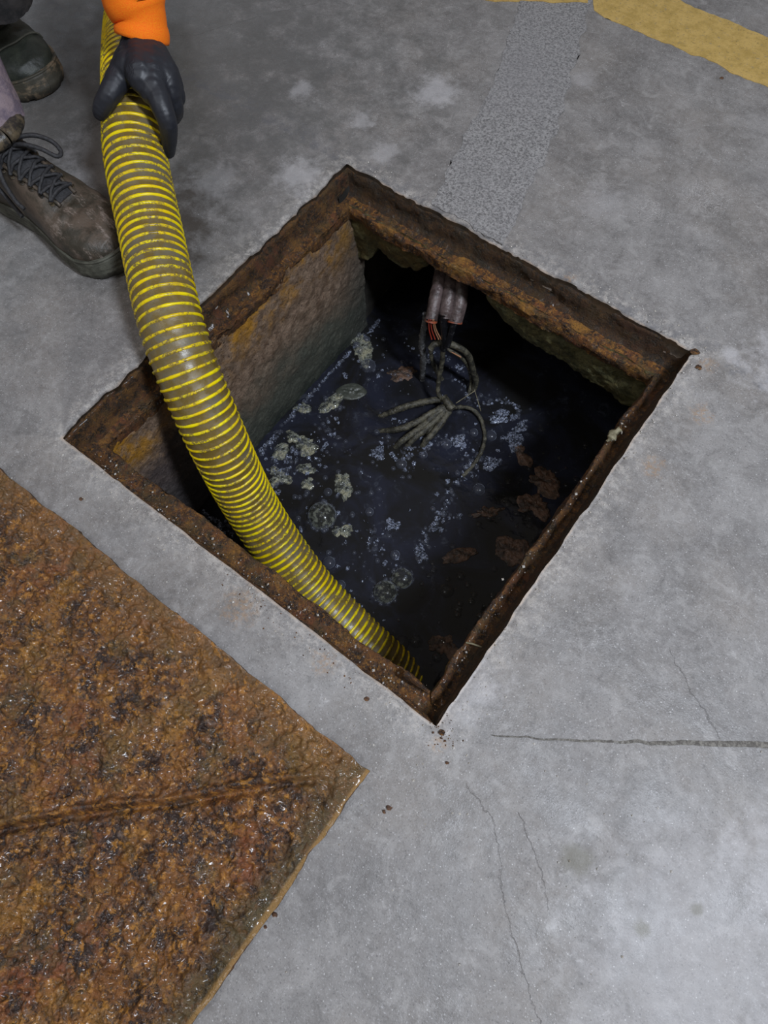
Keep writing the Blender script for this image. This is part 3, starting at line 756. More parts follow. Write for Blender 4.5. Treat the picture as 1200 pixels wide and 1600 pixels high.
Pin = cc[:5, None] + (P[:5] - cc[:5, None]) * 0.94
grid_mesh('sleeve', np.concatenate([Pin[::-1], P], 0), MT['orange'], per, wrap_v=True)['label'] = 'bright orange knit sleeve with ribbed cuff'


# boots -------------------------------------------------------------
def boot(tipx, cy, yaw, mu, ms, mcap, scale=1.0, laces=True, laces_low=True):
    """boot along +x, toe tip at tipx; heel at tipx-0.30"""
    ca, sa = math.cos(yaw), math.sin(yaw)
    def wp(p):
        p = np.asarray(p, float); q = p.copy(); q[..., 0] = tipx + ca * p[..., 0] - sa * p[..., 1]; q[..., 1] = cy + sa * p[..., 0] + ca * p[..., 1]; return q
    # stations: x (0 at toe, negative to heel), half widths left/right, sole top, upper height
    xs_ = np.array([-0.300, -0.292, -0.27, -0.235, -0.20, -0.16, -0.12, -0.085, -0.05, -0.025, -0.010, -0.002, 0.0])
    wl = np.array([0.010, 0.026, 0.036, 0.039, 0.038, 0.040, 0.047, 0.053, 0.052, 0.043, 0.029, 0.013, 0.0001]) * scale
    wr_ = np.array([0.010, 0.026, 0.035, 0.037, 0.035, 0.036, 0.044, 0.053, 0.056, 0.049, 0.034, 0.016, 0.0001]) * scale
    X = np.linspace(0, 1, 90); X = -0.300 + 0.300 * np.sin(X * math.pi / 2) ** 0.9
    WL = np.interp(X, xs_, wl); WR = np.interp(X, xs_, wr_)
    spring = 0.012 * np.clip((X + 0.07) / 0.07, 0, 1) ** 2
    # sole: outline loft with a tread step
    a = np.linspace(0, 2 * math.pi, 26, endpoint=False)
    sec = []
    solez = [(-1.00, 0.0), (-1.03, 0.004), (-1.06, 0.012), (-1.02, 0.014), (-1.05, 0.019), (-1.01, 0.021), (-1.04, 0.027), (-0.98, 0.031), (0.98, 0.031), (1.04, 0.027), (1.01, 0.021), (1.05, 0.019), (1.02, 0.014), (1.06, 0.012), (1.03, 0.004), (1.0, 0.0)]
    P = np.zeros((len(X), len(solez), 3))
    for j, (q, z) in enumerate(solez):
        P[:, j, 0] = X + (abs(q) - 1) * 0.12 * np.clip((X + 0.05) / 0.05, 0, 1)
        P[:, j, 1] = np.where(q < 0, q * WR, q * WL); P[:, j, 2] = z + spring * (0.8 if z > 0.001 else 0.35)
    tread = 0.0025 * (np.sin(X * 420) > 0)
    P[:, 0, 2] += tread; P[:, 1, 2] += tread; P[:, -1, 2] += tread; P[:, -2, 2] += tread
    P[..., 2] = np.maximum(P[..., 2], 0.0003)
    sole_args = (wp(P), ms)
    # upper: arches over the sole, rising to the instep
    hz = np.interp(X, [-0.300, -0.28, -0.24, -0.205, -0.17, -0.14, -0.11, -0.085, -0.055, -0.03, -0.012, -0.003, 0], [0.105, 0.122, 0.126, 0.126, 0.118, 0.102, 0.088, 0.074, 0.066, 0.058, 0.046, 0.034, 0.026])
    na = 48; al = np.linspace(0, math.pi, na)
    P = np.zeros((len(X), na, 3))
    for i in range(len(X)):
        pw = 0.62 if X[i] > -0.12 else 0.62 + 0.2 * min(1, (-0.12 - X[i]) / 0.1)
        cy_ = np.cos(al); sy = np.sin(al)
        yy = np.sign(cy_) * np.abs(cy_) ** 0.85; zz = np.abs(sy) ** pw
        P[i, :, 0] = X[i] - 0.004; P[i, :, 1] = np.where(yy < 0, yy * WR[i], yy * WL[i]) * 0.97
        P[i, :, 2] = 0.026 + spring[i] * .8 + (max(hz[i], 0.03) - 0.026) * zz
    # scuffs, creases behind the toe cap
    cre = -0.0022 * np.exp(-((P[..., 0] + 0.088 + 0.3 * P[..., 1] ** 2 * 20) / 0.004) ** 2) - 0.0016 * np.exp(-((P[..., 0] + 0.072) / 0.003) ** 2)
    nse = 0.0016 * fbm(P[..., 0] * 45, P[..., 1] * 45, P[..., 2] * 45, 4)
    P[..., 2] += (cre + nse) * np.clip((P[..., 2] - 0.03) / 0.02, 0, 1)
    par = grid_mesh('boot', wp(P), mu, per, flip=False); par['label'] = 'work boot, ' + ('brown and scuffed, nearest the hose' if laces_low else 'dark green with a worn tan toe')
    grid_mesh('sole', sole_args[0], sole_args[1], par, wrap_v=True, flip=True, caps=True)
    # welt seam between upper and sole
    oo = [(x, -wr2 * 1.0, 0.030 + sp * .8) for x, wr2, sp in zip(X[::6], WR[::6], spring[::6])] + [(x, wl2 * 1.0, 0.030 + sp * .8) for x, wl2, sp in zip(X[::-6], WL[::-6], spring[::-6])]
    tube('welt', wp(np.array(oo)), 0.0022, ms, par, 160, 6)
    # toe cap seam
    ts = [(-0.045 - 0.016 * abs(math.cos(b)) , 0.05 * math.cos(b) * 1.0, 0.034 + 0.034 * abs(math.sin(b)) ** .6) for b in np.linspace(0.15, math.pi - 0.15, 14)]
    if mcap: tube('toe_seam', wp(np.array(ts)), 0.0016, mcap, par, 50, 6)
    # shaft and padded collar
    ankle = [(-0.215, 0.0, 0.090, 0.038), (-0.213, 0.0, 0.115, 0.041), (-0.210, 0.0, 0.138, 0.043)]
    an = np.array(ankle); an[:, :3] = wp(an[:, :3])
    tube('shaft', an[:, :3], an[:, 3], mu, par, 24, 28, 0.02)
    col = [( -0.210 + 0.046 * math.cos(b), 0.045 * math.sin(b), 0.136 + 0.004 * math.cos(b)) for b in np.linspace(0, 2 * math.pi, 25)]
    tube('collar', wp(np.array(col)), 0.011, MT['collar'], par, 90, 12, 0.05)
    if not laces: return
    # lace bed: facing panel, tongue, criss-cross laces, bow
    def top(x, y):
        i = int(np.argmin(abs(X - x))); w_ = WR[i] if y < 0 else WL[i]; q = min(0.98, abs(y) / (w_ * .97))
        return 0.026 + (max(hz[i], .03) - 0.026) * math.sqrt(max(0, 1 - q ** (2 / .85))) ** (0.62)
    tg = []
    for x in np.linspace(-0.178, -0.090, 26):
        hw = 0.012 + 0.008 * (-(x + 0.092) / 0.113)
        tg.append([(x, y, top(x, y) + 0.0018 + 0.0012 * math.sin(x * 900)) for y in np.linspace(-hw, hw, 12)])
    grid_mesh('tongue', wp(np.array(tg)), MT['lace'], par)
    for sg in (-1, 1):
        ed_ = [(x, sg * (0.015 + 0.009 * (-(x + 0.092) / 0.113)), top(x, sg * (0.015 + 0.009 * (-(x + 0.092) / 0.113))) + 0.001) for x in np.linspace(-0.178, -0.088, 14)]
        tube('facing', wp(np.array(ed_)), 0.0026, mu, par, 60, 8)
    ex = np.linspace(-0.172, -0.098, 6)
    for k, x in enumerate(ex):
        hw = 0.019 + 0.008 * (-(x + 0.092) / 0.113); x2 = ex[k + 1] if k < 5 else x
        for sg in (-1, 1):
            tube('eyelet', wp(np.array([(x, sg * hw, top(x, sg * hw) - 0.001), (x, sg * hw, top(x, sg * hw) + 0.0028)])), 0.0035, MT['collar'], par, 4, 10)
            p3 = [(x + (x2 - x) * q, sg * hw * (1 - 2 * q), top(x + (x2 - x) * q, sg * hw * (1 - 2 * q)) + 0.0042 + 0.003 * math.sin(math.pi * q) + (0.001 if sg > 0 else 0)) for q in np.linspace(0, 1, 7)]
            tube('lace', wp(np.array(p3)), 0.0024, MT['lace'], par, 22, 7)
    zt = top(-0.172, 0) + 0.005
    for lp in [[(-0.172, 0.0, zt), (-0.162, 0.014, zt + 0.008), (-0.146, 0.030, zt + 0.008), (-0.128, 0.040, zt), (-0.114, 0.038, zt - 0.008), (-0.112, 0.028, zt - 0.008), (-0.128, 0.020, zt + 0.002), (-0.150, 0.010, zt + 0.006), (-0.172, 0.0, zt)],
               [(-0.172, 0.0, zt), (-0.168, -0.02, zt), (-0.160, -0.036, zt - 0.016), (-0.140, -0.046, zt - 0.036), (-0.126, -0.047, zt - 0.046)],
               [(-0.178, 0.0, zt), (-0.176, -0.03, zt - 0.006), (-0.184, -0.040, zt - 0.03), (-0.168, -0.043, zt - 0.055), (-0.145, -0.048, zt - 0.068)]]:
        tube('lace', wp(np.array(lp)), 0.0030, MT['lace'], par, 60, 8)


boot(-0.128, 0.262, math.radians(3), MT['boot_brown'], MT['sole'], None)
boot(-0.513 + 0.003, 0.466 - 0.022, math.radians(-6), MT['boot_green'], MT['sole_tan'], MT['sole'], laces_low=False)


# trousers: one garment, two legs bent at the knee, closed at frayed hems
def hem(name, cx_, cy_, z, r, mat, lean):
    a = np.linspace(0, 2 * math.pi, 90, endpoint=False)
    rows = []
    for k, s_ in enumerate(np.linspace(0, 1, 30)):
        zz = z + 0.16 * s_; rr = r * (1 + 0.06 * s_) * (1 + 0.05 * fbm(np.cos(a) * 2, np.sin(a) * 2, s_ * 3, 3))
        fr_ = ((0.006 if name == 'frayed' else 0.001) * fbm(np.cos(a) * 14, np.sin(a) * 14, 0, 3) if k == 0 else 0)
        rows.append(np.stack([cx_ + lean[0] * s_ + rr * np.cos(a), cy_ + lean[1] * s_ + rr * 0.92 * np.sin(a), zz + fr_ - 0.018 * np.cos(a) * (1 - s_)], 1))
    P = np.stack(rows, 0)
    return P


P = hem('frayed', -0.352, 0.268, 0.155, 0.056, None, (-0.06, 0.03))
grid_mesh('trouser_hem', P, MT['denim'], per, wrap_v=True)['label'] = 'lilac grey frayed trouser hem'
hc_ = at(10, 4, 0.15); P = hem('h', hc_[0] - 0.068, hc_[1], 0.150, 0.080, None, (0.04, 0.02))
grid_mesh('trouser_hem', P, MT['dark_cloth'], per, wrap_v=True)['label'] = 'dark grey trouser hem'
capsule_union('trousers', [
    [(-0.41, 0.29, 0.28, 0.050), (-0.47, 0.31, 0.36, 0.066), (-0.52, 0.34, 0.47, 0.075), (-0.70, 0.42, 0.47, 0.085), (-0.90, 0.50, 0.44, 0.10)],
    [(-0.72, 0.50, 0.24, 0.070), (-0.68, 0.51, 0.36, 0.068), (-0.66, 0.53, 0.49, 0.078), (-0.80, 0.55, 0.48, 0.088), (-0.95, 0.58, 0.45, 0.10)],
    [(-0.92, 0.50, 0.46, 0.12), (-0.95, 0.60, 0.46, 0.12), (-0.93, 0.55, 0.52, 0.14)]], MT['dark_cloth'], per, 0.008, 5)
capsule_union('jacket', [
    [(-0.92, 0.55, 0.56, 0.145), (-0.86, 0.56, 0.70, 0.15), (-0.78, 0.58, 0.84, 0.16), (-0.72, 0.60, 0.93, 0.12)],
    [(-0.72, 0.76, 0.92, 0.072), (-0.62, 0.80, 0.80, 0.060), (-0.56, 0.78, 0.64, 0.056), (-0.48, 0.71, 0.52, 0.055), (-0.42, 0.66, 0.44, 0.054)],
    [(-0.74, 0.44, 0.92, 0.072), (-0.70, 0.36, 0.80, 0.060), (-0.66, 0.34, 0.66, 0.054), (-0.58, 0.38, 0.60, 0.044)]], MT['orange'], per, 0.008, 5)
capsule_union('body', [[(-0.70, 0.60, 0.98, 0.055), (-0.66, 0.60, 1.05, 0.060)], [(-0.65, 0.60, 1.10, 0.082), (-0.66, 0.60, 1.15, 0.085)], [(-0.57, 0.60, 1.085, 0.014), (-0.562, 0.60, 1.07, 0.012)],
    [(-0.60, 0.60, 1.03, 0.045)]], MT['skin'], per, 0.005, 4)
capsule_union('hand', [[(-0.59, 0.38, 0.60, 0.034), (-0.54, 0.39, 0.57, 0.036), (-0.49, 0.40, 0.56, 0.018), (-0.46, 0.40, 0.555, 0.011)]], MT['skin'], per, 0.005, 4)
capsule_union('hair', [[(-0.68, 0.60, 1.16, 0.090), (-0.70, 0.60, 1.12, 0.086)]], MT['hair'], per, 0.006, 3)

# ------------------------------------------------------------------ cables hanging from the broken wall
cb = empty('cable_bundle', at(694, 460, -0.09), 'tangle of muddy cables and pipe ends hanging under the broken far wall into the water', 'cables')
def Q(u, v, z): return at(540 + u / 4, 380 + v / 4, z)
tube('conduit', [Q(604, 90, -0.11), Q(588, 220, -0.118), Q(560, 350, -0.130), Q(535, 480, -0.150)], [0.0108, 0.011, 0.011, 0.0108], MT['conduit'], cb, 30, 16, 0.07)
tube('conduit', [Q(668, 90, -0.11), Q(660, 230, -0.118), Q(640, 360, -0.130), Q(620, 464, -0.150)], 0.0118, MT['conduit'], cb, 30, 16, 0.03)
tube('conduit', [Q(735, 90, -0.11), Q(728, 250, -0.118), Q(712, 380, -0.135), Q(683, 490, -0.155)], 0.0128, MT['conduit'], cb, 30, 16, 0.03)
tube('pipe_rim', [Q(685, 482, -0.154), Q(682, 498, -0.157)], 0.0130, MT['conduit_rim'], cb, 5, 16)
tube('pipe_rim', [Q(536, 476, -0.149), Q(533, 490, -0.152)], 0.0111, MT['conduit_rim'], cb, 5, 16)
tube('cable', [Q(610, 440, -0.14), Q(612, 500, -0.16), Q(625, 600, -0.20), Q(612, 660, -0.23)], 0.0072, MT['cable_black'], cb, 30, 12)
tube('cable', [Q(684, 470, -0.145), Q(660, 560, -0.175), Q(635, 640, -0.21)], 0.0060, MT['cable_black'], cb, 30, 12)
tube('cable', [Q(590, 590, -0.20), Q(612, 640, -0.22), Q(600, 760, -0.27), Q(582, 850, -0.30), Q(580, 930, -0.325), Q(610, 985, -0.34)], 0.0046, MT['cable'], cb, 50, 10, 0.2)
tube('cable', [Q(530, 660, -0.235), Q(560, 628, -0.225), Q(640, 628, -0.225), Q(715, 655, -0.235), Q(770, 705, -0.26), Q(795, 790, -0.30), Q(815, 860, -0.34), Q(800, 915, -0.368)], 0.0058, MT['cable'], cb, 60, 12, 0.12)
tube('cable', [Q(600, 640, -0.23), Q(700, 700, -0.255), Q(760, 760, -0.29), Q(785, 860, -0.35), Q(770, 940, -0.375)], 0.0036, MT['cable'], cb, 40, 10, 0.15)
tube('cable', [Q(540, 640, -0.24), Q(535, 700, -0.27), Q(560, 780, -0.31), Q(600, 850, -0.35)], 0.0042, MT['cable'], cb, 40, 10, 0.2)
tube('cable', [Q(495, 440, -0.15), Q(492, 520, -0.18), Q(475, 610, -0.23), Q(485, 720, -0.29), Q(478, 850, -0.372)], [0.0036, 0.005, 0.0058, 0.006, 0.006], MT['cable_grey'], cb, 50, 10, 0.3)
for i, (u0, v0) in enumerate([(520, 500), (532, 500), (545, 500), (552, 505)]):
    tube('wire', [Q(u0, 480, -0.14), Q(u0 + 2 + 4 * i, 540, -0.17), Q(u0 + 18 + 9 * i, 600, -0.20)], 0.0011, MT['red'] if i < 2 else MT['copper'], cb, 20, 6)
tube('wire', [Q(610, 640, -0.23), Q(650, 672, -0.24), Q(720, 712, -0.255)], 0.0013, MT['copper'], cb, 20, 6)
fan = [[(600, 975), (500, 990), (380, 1020), (300, 1050), (210, 1085)], [(640, 1010), (540, 1060), (420, 1130), (320, 1165), (200, 1175)], [(645, 1015), (560, 1070), (470, 1150), (360, 1230), (300, 1290)],
       [(655, 1018), (590, 1080), (500, 1160), (430, 1220), (370, 1285)], [(660, 1020), (620, 1090), (560, 1170), (500, 1240), (470, 1285)], [(650, 1016), (575, 1085), (480, 1180), (420, 1200), (340, 1215)], [(662, 1010), (610, 1060), (560, 1110), (520, 1200), (480, 1262)]]
for i, ln in enumerate(fan):
    zs = [-0.342, -0.345, -0.352, -0.362, -0.380]
    tube('cable', [Q(u_, v_, z - 0.001 * i) for (u_, v_), z in zip(ln, zs)], [0.0058, 0.0066, 0.0066, 0.0060, 0.0052], MT['cable'], cb, 50, 10, 0.18)
tube('cable_tie', [Q(612, 965, -0.335), Q(640, 1000, -0.333), Q(668, 1040, -0.336)], 0.0075, MT['cable'], cb, 16, 12, 0.3)
tube('cable', [Q(660, 1030, -0.34), Q(730, 1022, -0.352), Q(790, 1038, -0.362), Q(840, 1090, -0.368), Q(868, 1180, -0.371), Q(860, 1270, -0.372), Q(810, 1370, -0.373), Q(730, 1460, -0.376)], 0.0038, MT['cable'], cb, 70, 10, 0.25)
tube('fibre', [Q(690, 1000, -0.335), Q(750, 960, -0.33), Q(805, 925, -0.335)], 0.0009, MT['weed'], cb, 20, 5)
tube('fibre', [Q(805, 915, -0.345), Q(825, 980, -0.352), Q(845, 1050, -0.36)], 0.0007, MT['weed'], cb, 20, 5)

# ------------------------------------------------------------------ foam, bubbles and sludge on the water
def blob_mesh(c, rx, ry, hgt, seed, rot=0.0, rag=0.35, nu=28, nv=12):
    """ragged floating mat: domed patch with broken outline"""
    a = np.linspace(0, 2 * math.pi, nu, endpoint=False); t = np.linspace(0, 1, nv)
    out = 1 + rag * 1.1 * fbm(np.cos(a) * 1.1 + seed * 3.1, np.sin(a) * 1.1, seed * 1.7, 5, .55)
    P = np.zeros((nv, nu, 3))
    for k, q in enumerate(t):
        x = rx * q * out * np.cos(a); y = ry * q * out * np.sin(a)
        P[k, :, 0] = c[0] + x * math.cos(rot) - y * math.sin(rot); P[k, :, 1] = c[1] + x * math.sin(rot) + y * math.cos(rot)
        h = hgt * (1 - q ** 3) * (0.7 + 0.6 * fbm(P[k, :, 0] * 190, P[k, :, 1] * 190, seed, 3))
        P[k, :, 2] = ZW + 0.0012 + np.maximum(h, 0.0003) - (0.004 if q == 1 else 0)
    return P


def dome(c, r, h=0.75, nu=22, nv=9):
    a = np.linspace(0, 2 * math.pi, nu, endpoint=False); P = np.zeros((nv, nu, 3))
    for k, b in enumerate(np.linspace(0.02, math.pi / 2 + 0.1, nv)):
        P[k, :, 0] = c[0] + r * math.sin(b) * np.cos(a); P[k, :, 1] = c[1] + r * math.sin(b) * np.sin(a); P[k, :, 2] = ZW + r * h * math.cos(b)
    return P


def px2m(px, py): return (1.115 / float(-ray((px, py))[2] / F)) / F     # metres per pixel on the water


def clump(name, px, py, a_, b_, mat, label, cat, seed, rot=0.0, hgt=0.006, rag=0.4, bubbles=3, group=None, bub='bubble'):
    c = at(px, py, ZW); k = px2m(px, py)
    e = empty(name, c, label, cat, group)
    grid_mesh('film', blob_mesh(c, a_ * k, b_ * k, hgt, seed, rot, rag, 72, 18), MT[mat], e, wrap_v=True)
    r_ = random.Random(seed * 77)
    for i in range(bubbles):
        an = r_.uniform(0, 6.28); q = r_.uniform(0.1, 0.9); rr = r_.uniform(0.12, 0.34) * min(a_, b_) * k
        grid_mesh('bubble', dome((c[0] + a_ * k * q * math.cos(an), c[1] + b_ * k * q * math.sin(an)), rr, 0.9, 14, 7) + np.array([0, 0, hgt * 0.3]), MT[bub], e, wrap_v=True)
    return e


FO = [  # px, py, half sizes, material, label
    (562, 540, 20, 34, 'foam', 'glossy pale foam film in the far left corner of the pit water, streaked with light', 'foam', 0.3, 5),
    (518, 629, 26, 13, 'foam', 'yellowish foam clump touching the smooth olive film', 'foam', 0.6, 4),
    (473, 636, 12, 11, 'foam', 'foam clump against the left wall, beside the water edge', 'foam', 0.2, 4),
    (457, 683, 9, 13, 'foam', 'small upright foam clump left of the tangled cable ends, near the wall', 'foam', 1.0, 3),
    (479, 694, 14, 12, 'foam', 'pale yellow foam clump shaped like a nut, near the left wall', 'foam', 0.2, 3),
    (438, 702, 12, 12, 'foam', 'pale foam clump next to the right edge of the hose, uppermost there', 'foam', 0.2, 4),
    (478, 733, 17, 10, 'foam', 'ragged open ring of yellow scum between the hose and the water centre', 'foam', 0.1, 2),
    (436, 746, 15, 14, 'foam', 'greenish scum clump half hidden beside the hose', 'foam', 0.8, 5),
    (481, 753, 9, 9, 'foam', 'little scum tuft just under the ragged yellow ring', 'foam', 0.8, 1),
    (537, 763, 10, 21, 'foam', 'grey elongated foam flake above and right of the largest bubble', 'foam', 0.2, 4),
    (532, 828, 13, 12, 'foam', 'crumbly scum patch below and right of the largest bubble', 'foam', 0.2, 1),
    (614, 822, 15, 15, 'froth', 'thin triangular froth film in the middle of the water', 'froth', 0.2, 2),
    (628, 584, 21, 14, 'sludge', 'brownish grey scum patch left of the hanging cables', 'scum', 0.2, 3),
    (590, 709, 13, 11, 'froth', 'bluish froth clump below the fanned cable ends', 'froth', 0.2, 3),
    (720, 690, 13, 14, 'froth', 'milky froth film curled inside the loop of the right hand cable', 'froth', 0.2, 3),
    (778, 652, 17, 10, 'froth', 'blue froth clump right of the cable loop', 'froth', 0.1, 3),
    (803, 690, 12, 15, 'froth', 'upright blue grey froth lump above a brown sludge lump', 'froth', 0.3, 1),
    (771, 722, 12, 12, 'froth', 'dim froth film right of the lower end of the cable loop', 'froth', 0.3, 2),
    (812, 668, 11, 9, 'froth', 'small rounded froth lump at the dark right side', 'froth', 0.3, 2),
    (658, 862, 9, 18, 'froth', 'froth streak at the edge of the shaded water, lowest of the chain', 'froth', 0.4, 3),
    (668, 560, 10, 8, 'froth', 'froth speck cluster behind the grey slimy cable', 'froth', 0.4, 2),
    (813, 708, 12, 18, 'sludge', 'brown sludge lump below the upright blue grey froth lump', 'sludge', 0.4, 0),
    (723, 866, 28, 11, 'sludge', 'reddish brown sludge lump in the shaded water left of the round one', 'sludge', 0.25, 0),
    (796, 858, 29, 27, 'sludge', 'large round brown sludge patch by the right rim', 'sludge', 0.0, 0),
    (834, 792, 22, 18, 'sludge', 'dull brown sludge lump above the large round one', 'sludge', 0.2, 0),
    (850, 752, 20, 22, 'sludge', 'dim sludge drift uppermost along the right rim', 'sludge', 0.5, 0),
    (760, 800, 22, 9, 'sludge', 'thin brown scum trail between froth chain and right rim', 'scum', 0.2, 1),
    (695, 1006, 22, 19, 'sludge', 'faint dark sludge disc near the lower corner of the pit', 'sludge', 0.2, 0),
]
for i, (px, py, a_, b_, mt, lb, ct, rot, nb) in enumerate(FO):
    clump({'foam': 'foam_clump', 'froth': 'froth_patch', 'sludge': 'sludge_lump', 'scum': 'scum_patch'}[ct], px, py, a_, b_, mt, lb, ct, i + 1.3, rot + 0.64, 0.0045 if mt != 'sludge' else 0.0025, 0.62 if a_ < 25 else 0.3, nb + 2 if mt == 'foam' else nb)
e = empty('film_patch', at(550, 612, ZW), 'smooth olive leaf shaped film floating beside the yellowish foam clump', 'film')
grid_mesh('film', blob_mesh(at(550, 612, ZW), 0.020, 0.033, 0.0035, 4.0, -0.9, 0.12, 40, 14), MT['olive_film'], e, wrap_v=True)

BB = [(503, 806, 23, 'largest bubble on the water, cloudy, just right of the hose', 'bubble_cloudy'), (602, 925, 19, 'left one of the twin bubbles in the lower middle of the water', 'bubble_cloudy'),
      (628, 904, 17, 'right one of the twin bubbles in the lower middle of the water', 'bubble_cloudy'), (575, 572, 12, 'shiny bubble at the foot of the far corner foam film', 'bubble'),
      (627, 725, 9, 'round bubble under the fanned cable ends', 'bubble'), (661, 711, 7, 'small bright bubble right of the one under the cable ends', 'bubble'),
      (697, 694, 9, 'milky bubble inside the cable loop', 'bubble'), (748, 765, 10, 'pale bubble at the right end of the froth chain', 'bubble'),
      (514, 879, 10, 'bubble touching the lower right edge of the hose', 'bubble'), (532, 914, 8, 'lowest bubble along the hose', 'bubble'),
      (617, 867, 8, 'bubble above the twin bubbles, left of its neighbour', 'bubble'), (740, 676, 7, 'bubble at the inner side of the cable loop', 'bubble'),
      (767, 681, 9, 'oval bubble between the cable loop and the froth lump', 'bubble'), (577, 800, 7, 'lone bubble between the largest bubble and the triangular froth', 'bubble'),
      (512, 769, 7, 'bubble in the dark gap above the largest bubble', 'bubble'), (625, 722, 5, None, 'bubble')]
for px, py, r, lb, mt in BB:
    if not lb: continue
    c = at(px, py, ZW); k = px2m(px, py)
    o = grid_mesh('bubble', dome(c, r * k, 0.8, 32, 14), MT[mt], None, origin=c, wrap_v=True); tag(o, lb, 'bubble')
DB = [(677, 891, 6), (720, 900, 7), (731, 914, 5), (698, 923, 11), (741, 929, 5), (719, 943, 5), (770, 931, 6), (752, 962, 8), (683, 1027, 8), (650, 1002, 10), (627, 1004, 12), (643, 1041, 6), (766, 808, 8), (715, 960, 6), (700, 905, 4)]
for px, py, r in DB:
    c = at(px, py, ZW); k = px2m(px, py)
    o = grid_mesh('bubble', dome(c, r * k, 0.6, 24, 10), MT['bubble_shaded'], None, origin=c, wrap_v=True)
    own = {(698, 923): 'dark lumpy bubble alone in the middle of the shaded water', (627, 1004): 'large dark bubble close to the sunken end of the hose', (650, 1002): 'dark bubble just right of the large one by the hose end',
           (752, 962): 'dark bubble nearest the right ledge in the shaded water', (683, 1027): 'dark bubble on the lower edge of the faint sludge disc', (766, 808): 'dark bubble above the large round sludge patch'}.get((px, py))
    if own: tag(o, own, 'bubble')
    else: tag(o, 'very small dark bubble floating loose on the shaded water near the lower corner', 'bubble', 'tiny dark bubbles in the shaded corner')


def merged(name, parts, mat, label, cat):
    V, Fs, b = [], [], 0
    for P in parts:
        nu, nv = P.shape[:2]; V.append(P.reshape(-1, 3)); Fs.append(grid_faces(nu, nv, True) + b); b += nu * nv
    o = mesh(name, np.vstack(V), np.vstack(Fs).tolist(), mat); tag(o, label, cat, kind='stuff'); return o


rb = random.Random(5)
sm, sf, sd = [], [], []
HX = [(330, 750), (400, 800), (440, 860), (480, 912), (545, 985)]
for i in range(950):
    x, y = rb.uniform(0.05, 0.56), rb.uniform(0.06, 0.64)
    den = fbm(x * 9, y * 9, 3, 3)
    if den < -0.15 and rb.random() < .75: continue
    r = 0.0009 + 0.0050 * rb.random() ** 3.0
    if x > 0.43: sd.append(dome((x, y), r * 1.2, 0.6, 12, 6)); continue  # beyond the shadow line bubbles get the darkened film
    if rb.random() < .6: sm.append(dome((x, y), r, 0.85, 12, 6))
    else: sf.append(blob_mesh((x, y), r * 1.3, r, 0.0018, i * .37, rb.uniform(0, 3), 0.5, 14, 5))
for px, py, r, lb, mt in BB:      # suds ringing the big bubbles
    if r < 12 or not lb: continue
    c = at(px, py, ZW); k = px2m(px, py)
    for i in range(int(r * 1.6)):
        an = rb.uniform(0, 6.28); q = r * k * rb.uniform(0.85, 1.12)
        sm.append(dome((c[0] + q * math.cos(an), c[1] + q * math.sin(an)), r * k * rb.uniform(.06, .2), .9, 12, 6))
# chain of froth flakes along the shade line and arc by the cables; suds along the left wall
for ln, n_, sp, rs in [([(655, 875), (668, 838), (690, 800), (705, 770), (722, 742), (750, 712)], 90, 7, 4.5), ([(757, 632), (785, 627), (808, 635), (812, 648), (795, 655)], 50, 5, 4), ([(590, 505), (545, 545), (505, 590), (470, 632), (430, 680), (408, 706)], 190, 7, 4.2),
                     ([(690, 815), (700, 808), (722, 806)], 14, 3, 4), ([(470, 700), (440, 740), (420, 720)], 50, 16, 5), ([(320, 800), (345, 830), (370, 868)], 60, 10, 4), ([(520, 640), (500, 690), (480, 740)], 60, 22, 4.5), ([(600, 690), (640, 705), (690, 690)], 50, 14, 4.5), ([(690, 540), (720, 600), (745, 640)], 40, 10, 4), ([(575, 830), (600, 870), (640, 900)], 26, 16, 4)]:
    pts = np.array([at(p[0], p[1], ZW) for p in ln]); c, _ = spline(pts, 60)
    for i in range(n_):
        q = c[rb.randrange(60)]; k = 0.00112; x, y = q[0] + rb.gauss(0, sp * k * .6), q[1] + rb.gauss(0, sp * k * .6)
        if x < 0.032: x = 0.032 + rb.random() * .004
        r = k * rs * rb.uniform(.25, 1)
        (sm if rb.random() < .5 else sf).append(dome((x, y), r, .85, 12, 6) if rb.random() < .5 else blob_mesh((x, y), r * 1.5, r, 0.003, i * .7, rb.uniform(0, 3), .5, 14, 5))
merged('bubble_scatter', sm, MT['bubble'], 'many tiny bubbles scattered over the lit half of the pit water', 'bubbles')
merged('froth_scatter', sf, MT['froth'], 'countless tiny froth flecks drifting on the lit half of the pit water', 'froth')
merged('dim_bubble_scatter', sd, MT['bubble_shaded'], 'tiny dull bubbles scattered over the shaded strip of water by the right rim', 'bubbles')

# ------------------------------------------------------------------ debris
def rock(name, c, r, mat, seed, flat=0.6, label=None, cat=None, group=None, parent=None):
    bm = bmesh.new(); bmesh.ops.create_icosphere(bm, subdivisions=2, radius=1)
    for v in bm.verts:
        p = np.array(v.co); d = 1 + 0.45 * float(fbm(p[0] * 1.3 + seed, p[1] * 1.3, p[2] * 1.3 + seed, 3))
        v.co = Vector((p[0] * r * d * 1.2, p[1] * r * d, max(p[2], -0.6) * r * d * flat))
    me = bpy.data.meshes.new(name); bm.to_mesh(me); bm.free(); me.materials.append(mat)
    o = bpy.data.objects.new(name, me); COL.objects.link(o); o.location = (c[0], c[1], c[2] + r * flat * 0.5)
    tag(o, label, cat, group); return o


